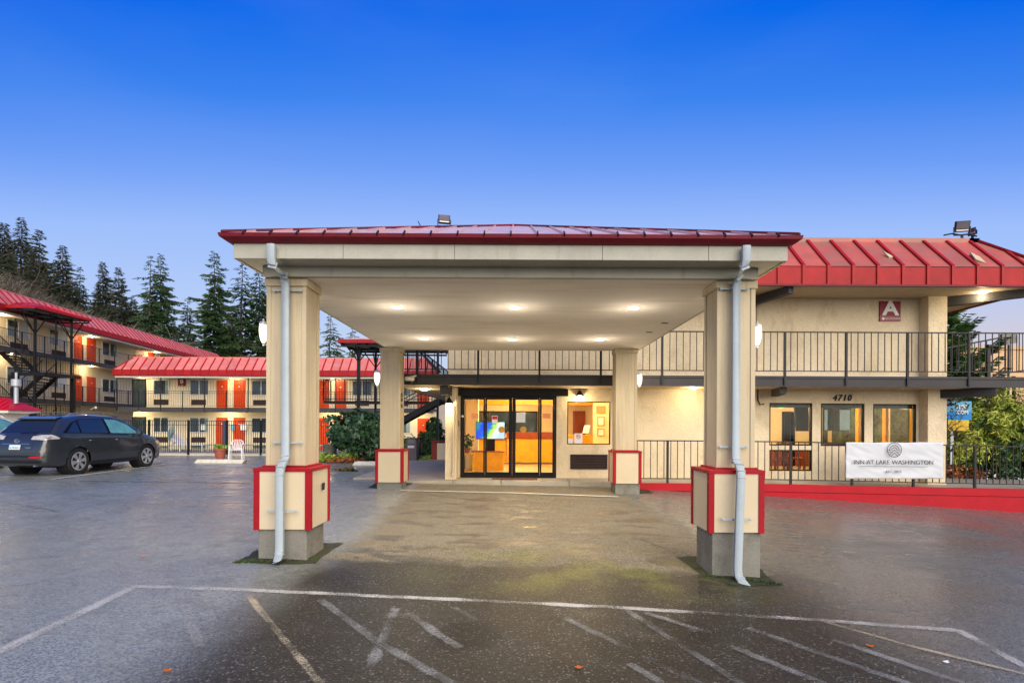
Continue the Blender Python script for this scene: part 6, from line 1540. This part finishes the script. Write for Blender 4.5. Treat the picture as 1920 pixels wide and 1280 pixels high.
# ------------------------------------------------------------------ trees
def conifer_mesh(H, Rb, seed, m, nb=95, droop=.45, leaf=.34, top=.0, gap=.0, dens=9, barem=.1):
    rnd = random.Random(seed); lf = MB(); wd = MB()
    wd.tube([(0, 0, 0), (rnd.gauss(0, .1), rnd.gauss(0, .1), H*.5), (0, 0, H*.985)], [.022*H*.55, .013*H*.5, .02], 6)
    for i in range(nb):
        t = (i+rnd.random())/nb; z = H*(barem + (1-barem)*t**.92); frac = 1-(z/H-barem)/(1-barem)
        ln = Rb*(frac**.9*.95+.03)*rnd.choice((.45, .7, .9, 1.0, 1.2))*(1+.35*mnoise.noise(Vector((math.cos(i*2.399)*1.2, math.sin(i*2.399)*1.2, z*.28+seed*7)))); az_ = i*2.399+rnd.gauss(0, .3)
        if rnd.random() < gap: continue
        d = Vector((math.cos(az_), math.sin(az_), 0)); up = .25-.5*frac*droop; pts = []
        K = 5
        for k in range(K+1):
            u = k/K; pts.append(Vector((0, 0, z)) + d*ln*u + Vector((0, 0, ln*(up*u - droop*.55*u*u + .16*u**4))))
        wd.tube(pts[::2]+[pts[-1]] if K % 2 else pts, [.035*ln/3+.01]*len(pts[::2]+[pts[-1]]) if K % 2 else [.02]*len(pts), 3, False)
        nt_ = max(3, int(ln*dens/1.6)); side = Vector((-d.y, d.x, 0))
        for k in range(nt_):
            u = (k+.6*rnd.random()+.3)/nt_; q = pts[min(K-1, int(u*K))].lerp(pts[min(K, int(u*K)+1)], u*K-int(u*K))
            tw = leaf*(1.15-.65*u)*min(1.5, .55+ln/4)
            for sg in (-1, 1):
                dd = (side*sg*rnd.uniform(.6, 1.0) + d*rnd.uniform(.25, .8) + Vector((0, 0, -rnd.uniform(.0, .55)*(.4+droop)))).normalized()
                e = q + dd*tw*rnd.uniform(1.1, 2.3); w = Vector((0, 0, 1)).cross(dd).normalized()*tw*.20; w2 = Vector((0, 0, -tw*.34))
                mid = q.lerp(e, .55)
                lf.quad(q, mid+w, e, mid-w); lf.quad(q, mid+w2+w*.5, e+w2*.5, mid)
                if rnd.random() < .6:
                    e2 = mid + (dd*.5+d*.5+Vector((0, 0, rnd.uniform(-.5, .2)))).normalized()*tw*1.0; lf.quad(mid, mid.lerp(e2, .5)+w*.7, e2, mid.lerp(e2, .5)-w*.7)
    return wd.mesh('trunk', bark_m), lf.mesh('crown', m)
protos = []
protos += [conifer_mesh(24, 8.2, 1, cedar_leaf, 135, .75, .50, dens=7.5), conifer_mesh(24, 7.2, 2, cedar_leaf, 105, .95, .46, gap=.15, dens=6.5), conifer_mesh(24, 6.6, 3, fir_dull, 190, .5, .62, dens=8), conifer_mesh(24, 5.8, 4, fir_dull, 160, .6, .58, dens=8), conifer_mesh(24, 7.4, 8, fir_dull, 150, .35, .6, gap=.12, dens=8), conifer_mesh(24, 5.4, 9, fir_leaf, 130, .8, .6, gap=.08, dens=7), conifer_mesh(24, 9.0, 10, cedar_leaf, 125, .55, .52, gap=.1, dens=7)]
def conifer(px, pyt, Y, k, lab, ws=1.0, zb=0, lean=0):
    top_ = P(px, pyt, Y); H = top_.z-zb; sc = H/24
    t = thing('fir_tree', lab, 'tree', (top_.x, Y, zb), random.uniform(0, 6.28), 'fir trees behind the motel wings'); t.scale = (sc*ws, sc*ws, sc)
    link('trunk', protos[k][0], t, True); link('crown', protos[k][1], t, True); return t
hill_z = lambda x, y: 9.5*max(0, min(1, (-x-32-(y-60)*.1)/30))*max(0, min(1, (y-58)/30))
TREES = [(135, 525, 80, 4, 1.5), (180, 545, 80, 5, 1.5), (232, 560, 82, 3, 1.4), (270, 580, 84, 4, 1.4), (-5, 480, 78, 5, 1.5), (45, 500, 78, 4, 1.4), (90, 515, 78, 3, 1.4), (8, 418, 88, 2, 1.0), (40, 408, 92, 3, 1.0), (74, 430, 90, 4, 1.0), (-20, 440, 86, 4, 1.1), (118, 460, 88, 3, 1.2), (150, 500, 95, 5, 1.0), (193, 491, 92, 3, 1.15), (222, 501, 90, 4, 1.0), (60, 470, 84, 3, 1.1), (100, 500, 86, 5, 1.3), (20, 480, 84, 3, 1.2),
         (283, 478, 76, 1, 1.05), (301, 475, 79, 6, .8), (402, 471, 74, 6, .95), (455, 492, 78, 1, 1.35), (486, 505, 82, 0, 1.05), (352, 560, 92, 5, 1.3), (250, 560, 90, 2, 1.2), (430, 585, 96, 2, 1.2), (620, 585, 70, 1, 1.2), (662, 602, 84, 1, 1.1), (325, 600, 100, 3, 1.3), (545, 510, 88, 0, 1.1)]
TL = ['broad low fir in front of the bare tree', 'broad low fir left of the slender pair', 'broad low fir beneath the slender pair', 'broad low fir left beneath the twin firs', 'broad low fir at the left picture edge', 'broad low fir above the stair canopy', 'broad low fir right of the stair canopy', 'far left tall dull fir at the picture edge', 'tallest dull fir at the far left', 'dull fir with broken right side at far left', 'dull fir cut by the left picture edge', 'dull fir above the red roof slope at left', 'low hazy fir behind the bare tree', 'slender dull fir left of the twin firs', 'dull fir standing just right of a slender one', 'dark fir in the dense left group', 'dark lower fir behind the brushwood', 'low fir at the left behind the stair canopy',
      'left one of the twin open-branched firs', 'right one of the twin open-branched firs', 'full green drooping fir left of the canopy', 'open green fir partly behind the canopy corner', 'green fir beside the front left column', 'low fir between twin firs and drooping fir', 'low dull fir below the twin firs', 'low dull fir below the canopy corner', 'sparse fir seen between the left columns', 'faint sparse fir above the small red stair canopy', 'short fir far behind the red roofs', 'green fir hidden behind the front left column']
for (px, py, Y, k, w_), lab in zip(TREES, TL):
    x = PX(px, Y); conifer(px, py, Y, k, lab, w_, hill_z(x, Y)-.3)
# hillside
hx = rng(-110, -10, 4); hy = rng(54, 150, 4)
struct('hillside', grid_mesh(hx, hy, lambda x, y: hill_z(x, y)-.15+.3*mnoise.noise(Vector((x*.15, y*.15, 0)))), hill_m, True)
# bare trees
def bare_mesh(H, seed, depth=5, spread=.55, m=bark_m, k0=3, r0=.014):
    rnd = random.Random(seed); mb = MB()
    def grow(p, d, ln, r, lv):
        q = p + d*ln; mid = p.lerp(q, .5) + Vector((rnd.gauss(0, 1), rnd.gauss(0, 1), rnd.gauss(0, .5)))*ln*.06
        mb.tube([p, mid, q], [r, r*.85, r*.65], 4 if lv > 1 else 3, False)
        if lv == 0: return
        for _ in range(rnd.choice((2, 3, 3)) if lv < depth else k0):
            nd = (d + Vector((rnd.gauss(0, spread), rnd.gauss(0, spread), rnd.gauss(.12, spread*.6)))).normalized(); grow(p.lerp(q, rnd.uniform(.6, 1)), nd, ln*rnd.uniform(.6, .85), r*.62, lv-1)
    grow(Vector((0, 0, 0)), Vector((rnd.gauss(0, .08), rnd.gauss(0, .08), 1)).normalized(), H*.28, H*r0, depth); return mb.mesh('branches', m)
bp = [bare_mesh(13, 11), bare_mesh(13, 12, m=bark_pale), bare_mesh(9, 13, 5, .7, brush_m, 5, .008), bare_mesh(9, 14, 5, .7, brush_m, 5, .008)]
def bare(px, pyt, Y, k, lab, zb, ws=1, H0=13.0):
    x = PX(px, Y); top_ = P(px, pyt, Y).z; t = thing('bare_tree', lab, 'tree', (x, Y, zb), random.uniform(0, 6.28), 'leafless trees behind the motel wings'); s = (top_-zb)/H0; t.scale = (s*ws, s*ws, s); link('branches', bp[k], t, True)
BT = [(118, 505, 63, 1, 'pale leafless tree rising behind the right end of the stair canopy', 1, 1.2), (205, 525, 64, 1, 'pale leafless tree in front of the slender fir pair', .5, 1.2), (238, 560, 62, 1, 'small pale leafless tree above the middle of the long red roof', .5, 1.2), (-25, 340, 62, 0, 'leafless tree reaching in from the upper left edge', 1.0, 1), (158, 470, 84, 0, 'leafless tree between the fir groups', 4, 1), (140, 540, 72, 1, 'pale leafless tree in front of the dull firs', 2, 1), (190, 560, 72, 1, 'pale leafless tree below the slender fir', 1, 1.1), (100, 500, 76, 0, 'leafless tree at the foot of the left firs', 3, 1.2)]
for px, py, Y, k, lab, zb, ws_ in BT: bare(px, py, Y, k, lab, zb, ws_)
twig_m = leafmat('bare_twig_haze', (0.045, 0.038, 0.028), (0.16, 0.135, 0.10))
def twigs(rad, n, seed):
    rnd = random.Random(seed); mb = MB()
    for _ in range(n):
        a_ = rnd.uniform(0, 6.283); q = rnd.random()**.6; h_ = rnd.random()
        b0 = Vector((rad[0]*q*math.cos(a_)*(.4+.6*h_), rad[1]*q*math.sin(a_), rad[2]*h_*(1-.35*q)))
        d = Vector((math.cos(a_)*rnd.uniform(.2, 1.1)+rnd.gauss(0, .3), rnd.gauss(0, .4), rnd.uniform(.1, 1.2))).normalized(); ln = rnd.uniform(.5, 1.6)
        w = d.cross(Vector((0, 1, 0))).normalized()*rnd.uniform(.012, .035); m_ = b0+d*ln*.5+Vector((0, 0, rnd.uniform(-.1, .1)))
        mb.quad(b0-w, m_-w*.7, b0+d*ln, m_+w*.7, b0+w)
    for k in range(9):
        a_ = rnd.uniform(0, 6.28); t_ = Vector((rad[0]*.7*math.cos(a_), rad[1]*.6*math.sin(a_), rad[2]*rnd.uniform(.6, 1))); mb.tube([(0, 0, -.5), t_*.5+Vector((0, 0, .5)), t_], [.09, .05, .02], 4, False)
    return mb.mesh('branches', twig_m)
tw = [twigs((3.6, 2.2, 5.0), 1000, 5), twigs((3.2, 2.2, 5.4), 1000, 6)]
TWP = [(-12, 492, 'cut by the left picture edge'), (22, 505, 'above the stair canopy, leftmost'), (52, 520, 'above the peak of the stair canopy'), (84, 532, 'right of the stair canopy peak'), (112, 545, 'below the dark left firs'), (142, 556, 'at the foot of the bare tree'), (172, 566, 'under the slender fir'),
       (204, 578, 'midway along the three-storey roof'), (238, 588, 'left below the twin firs'), (268, 600, 'directly below the twin firs'), (300, 612, 'right below the twin firs'), (335, 624, 'near the far end of the three-storey roof')]
for i, (px, py, wh_) in enumerate(TWP):
    Y = 66+(i*5 % 7); x = PX(px, Y); top_ = P(px, py+14+(i*7 % 13), Y).z
    t = thing('brushwood', f'grey-brown leafless brushwood {wh_}', 'brushwood', (x, Y, top_-5.3), random.uniform(-.4, .4), 'brushwood on the hillside'); link('branches', tw[i % 2], t, True)
    part('lower_thicket', leafcloud((0, .6, 0), (3.4, 1.6, 3.0), 260, .42, 60+i, shell=.1, elong=2.4), fir_dull, t, True)

# right background: bamboo, far building, sign, conifer
def bamboo(px, Y, w, h, n, lab, z0=-.2, m=bamboo_leaf):
    x = PX(px, Y); t = thing('bamboo_clump', lab, 'bamboo', (x, Y, z0), 0, 'bamboo along the right boundary')
    st_ = MB(); rnd = random.Random(int(px))
    for k in range(16):
        bx2, by2 = rnd.uniform(-w, w)*.8, rnd.uniform(-.4, .4); st_.tube([(bx2, by2, 0), (bx2*1.1+rnd.gauss(0, .1), by2, h*.6), (bx2*1.25+rnd.gauss(0, .25), by2, h*rnd.uniform(.85, 1.02))], [.02, .014, .006], 4, False)
    part('canes', st_, bark_pale, t, True)
    part('foliage', leafcloud((0, 0, h*.62), (w, .7, h*.38), int(n*2.6), .045, int(px), shell=.12, lump=.5, droop=.1, elong=4.5), m, t, True)
    part('lower_foliage', leafcloud((0, 0, h*.3), (w*1.05, .7, h*.3), n//2, .08, int(px)+1, shell=.1, lump=.3, elong=2.4), hedge_leaf, t, True)
bamboo(1790, 18.5, 1.0, 2.1, 3200, 'light green bamboo clump right beside the building corner'); bamboo(1845, 18.8, 1.1, 2.7, 4200, 'tall yellow-green bamboo clump under the right balcony'); bamboo(1900, 18.2, 1.1, 3.1, 4200, 'brightest bamboo clump toward the right edge'); bamboo(1965, 18, 1.2, 2.8, 3000, 'bamboo clump cut by the right picture edge')
shrub('russet_shrub', 'low russet shrub behind the walkway railing right of the banner', (PX(1790, 17), 17, -.2), [((PX(1790, 17), 17, .15), (1.0, .4, .28), 700, .07, litter_leaf, {})], bark_m, stems=3)
# dark deciduous bush by the corner
t = thing('small_tree', 'small dark leafless tree with curving stems by the building corner', 'tree', (PX(1772, 17.4), 17.4, -.2)); t.scale = (.26, .26, .26); link('branches', bp[0], t, True)
part('foliage', leafcloud((0, 0, 10.5), (3.2, 2.0, 2.2), 420, .26, 31, shell=.1), fir_dull, t, True)
# conifer behind the corner
cfm = conifer_mesh(9, 2.8, 21, leafmat('young_conifer_needles', (0.03, 0.085, 0.02), (0.12, 0.24, 0.06)), 120, -.30, .40, dens=22)
t = thing('cedar_tree', 'green upswept conifer behind the right corner of building A', 'tree', (PX(1768, 20), 20, -.4)); t.scale = (.95, .95, .82); link('trunk', cfm[0], t, True); link('crown', cfm[1], t, True)
fb = thing('far_building', 'distant beige rendered building beyond the bamboo at the right edge', 'building', (40, 48, -1))
fx = PX(1826, 46); part('wall', B((PX(1776, 46), 46, -1.5), (fx+30, 58, PZ(655, 46, 1870))), pink_m, fb); part('parapet', B((PX(1776, 46)-.1, 45.9, PZ(655, 46, 1870)), (fx+30.1, 58, PZ(655, 46, 1870)+.25)), pink_m, fb)
r = rect(1879, 1908, 626, 646, 40)
fl_ = thing('lit_sign_box', 'pale rectangular lamp box beyond the far right railing', 'lamp', (r[0], 40, r[2])); part('panel', MB().prism([(r[0], 40, r[2]-.1), (r[1], 40, r[2]+.15), (r[1], 40, r[3]), (r[0], 40, r[3])], (0, .2, 0)), concrete, fl_); part('pole', B(((r[0]+r[1])/2-.05, 40.05, -1), ((r[0]+r[1])/2+.05, 40.15, r[2])), dark_mat, fl_)
r = rect(1766, 1822, 752, 787, 17.75)
bs_ = thing('billboard', 'blue roadside sign with white lettering half hidden by branches', 'sign', (r[0], 17.75, r[2]))
part('upper_board', B((r[0], 17.75, r[2]+(r[3]-r[2])*.45), (r[1], 17.83, r[3])), teal_m, bs_); part('lower_board', B((r[0], 17.75, r[2]), (r[1], 17.83, r[2]+(r[3]-r[2])*.445)), blue_m, bs_)
part('yellow_board', B((r[0]+.2, 17.75, r[2]-.35), (r[1]-.1, 17.83, r[2]-.002)), mat('sign_yellow', (.7, .45, .05), .6), bs_); part('post', B((r[0]+.3, 17.77, -1), (r[0]+.4, 17.81, r[2]-.352)), metal_grey, bs_)
p = P(1803, 763, 17.72); text('-100', .19, white_text, bs_, Matrix.Translation(p) @ FACE_CAM, off=.006); p = P(1804, 773, 17.72); text('.COM', .16, white_text, bs_, Matrix.Translation(p) @ FACE_CAM, off=.006)
# distant parked vehicles / rubble glimpsed through the far railing
t = thing('parked_car', 'pale car glimpsed low through the far right railing', 'car', (PX(1880, 21.5), 21.5, -.9)); 
part('body', MB().prism([(-2, 0, .3), (2, 0, .3), (2.1, 0, .7), (1.4, 0, .85), (.8, 0, 1.3), (-1.1, 0, 1.3), (-1.7, 0, .85), (-2.1, 0, .75)], (0, 1.7, 0)), car_silver, t, True, bevel=.05); part('side_window', MB().prism([(-1.35, -.01, .88), (1.15, -.01, .88), (.72, -.01, 1.24), (-1.0, -.01, 1.24)], (0, .02, 0)), car_glass, t, True)
for x in (-1.3, 1.3): part('wheel', MB().lathe([(.31, -.02), (.31, .2)], 20, (x, 0, .31), 'Y'), rubber, t, True)
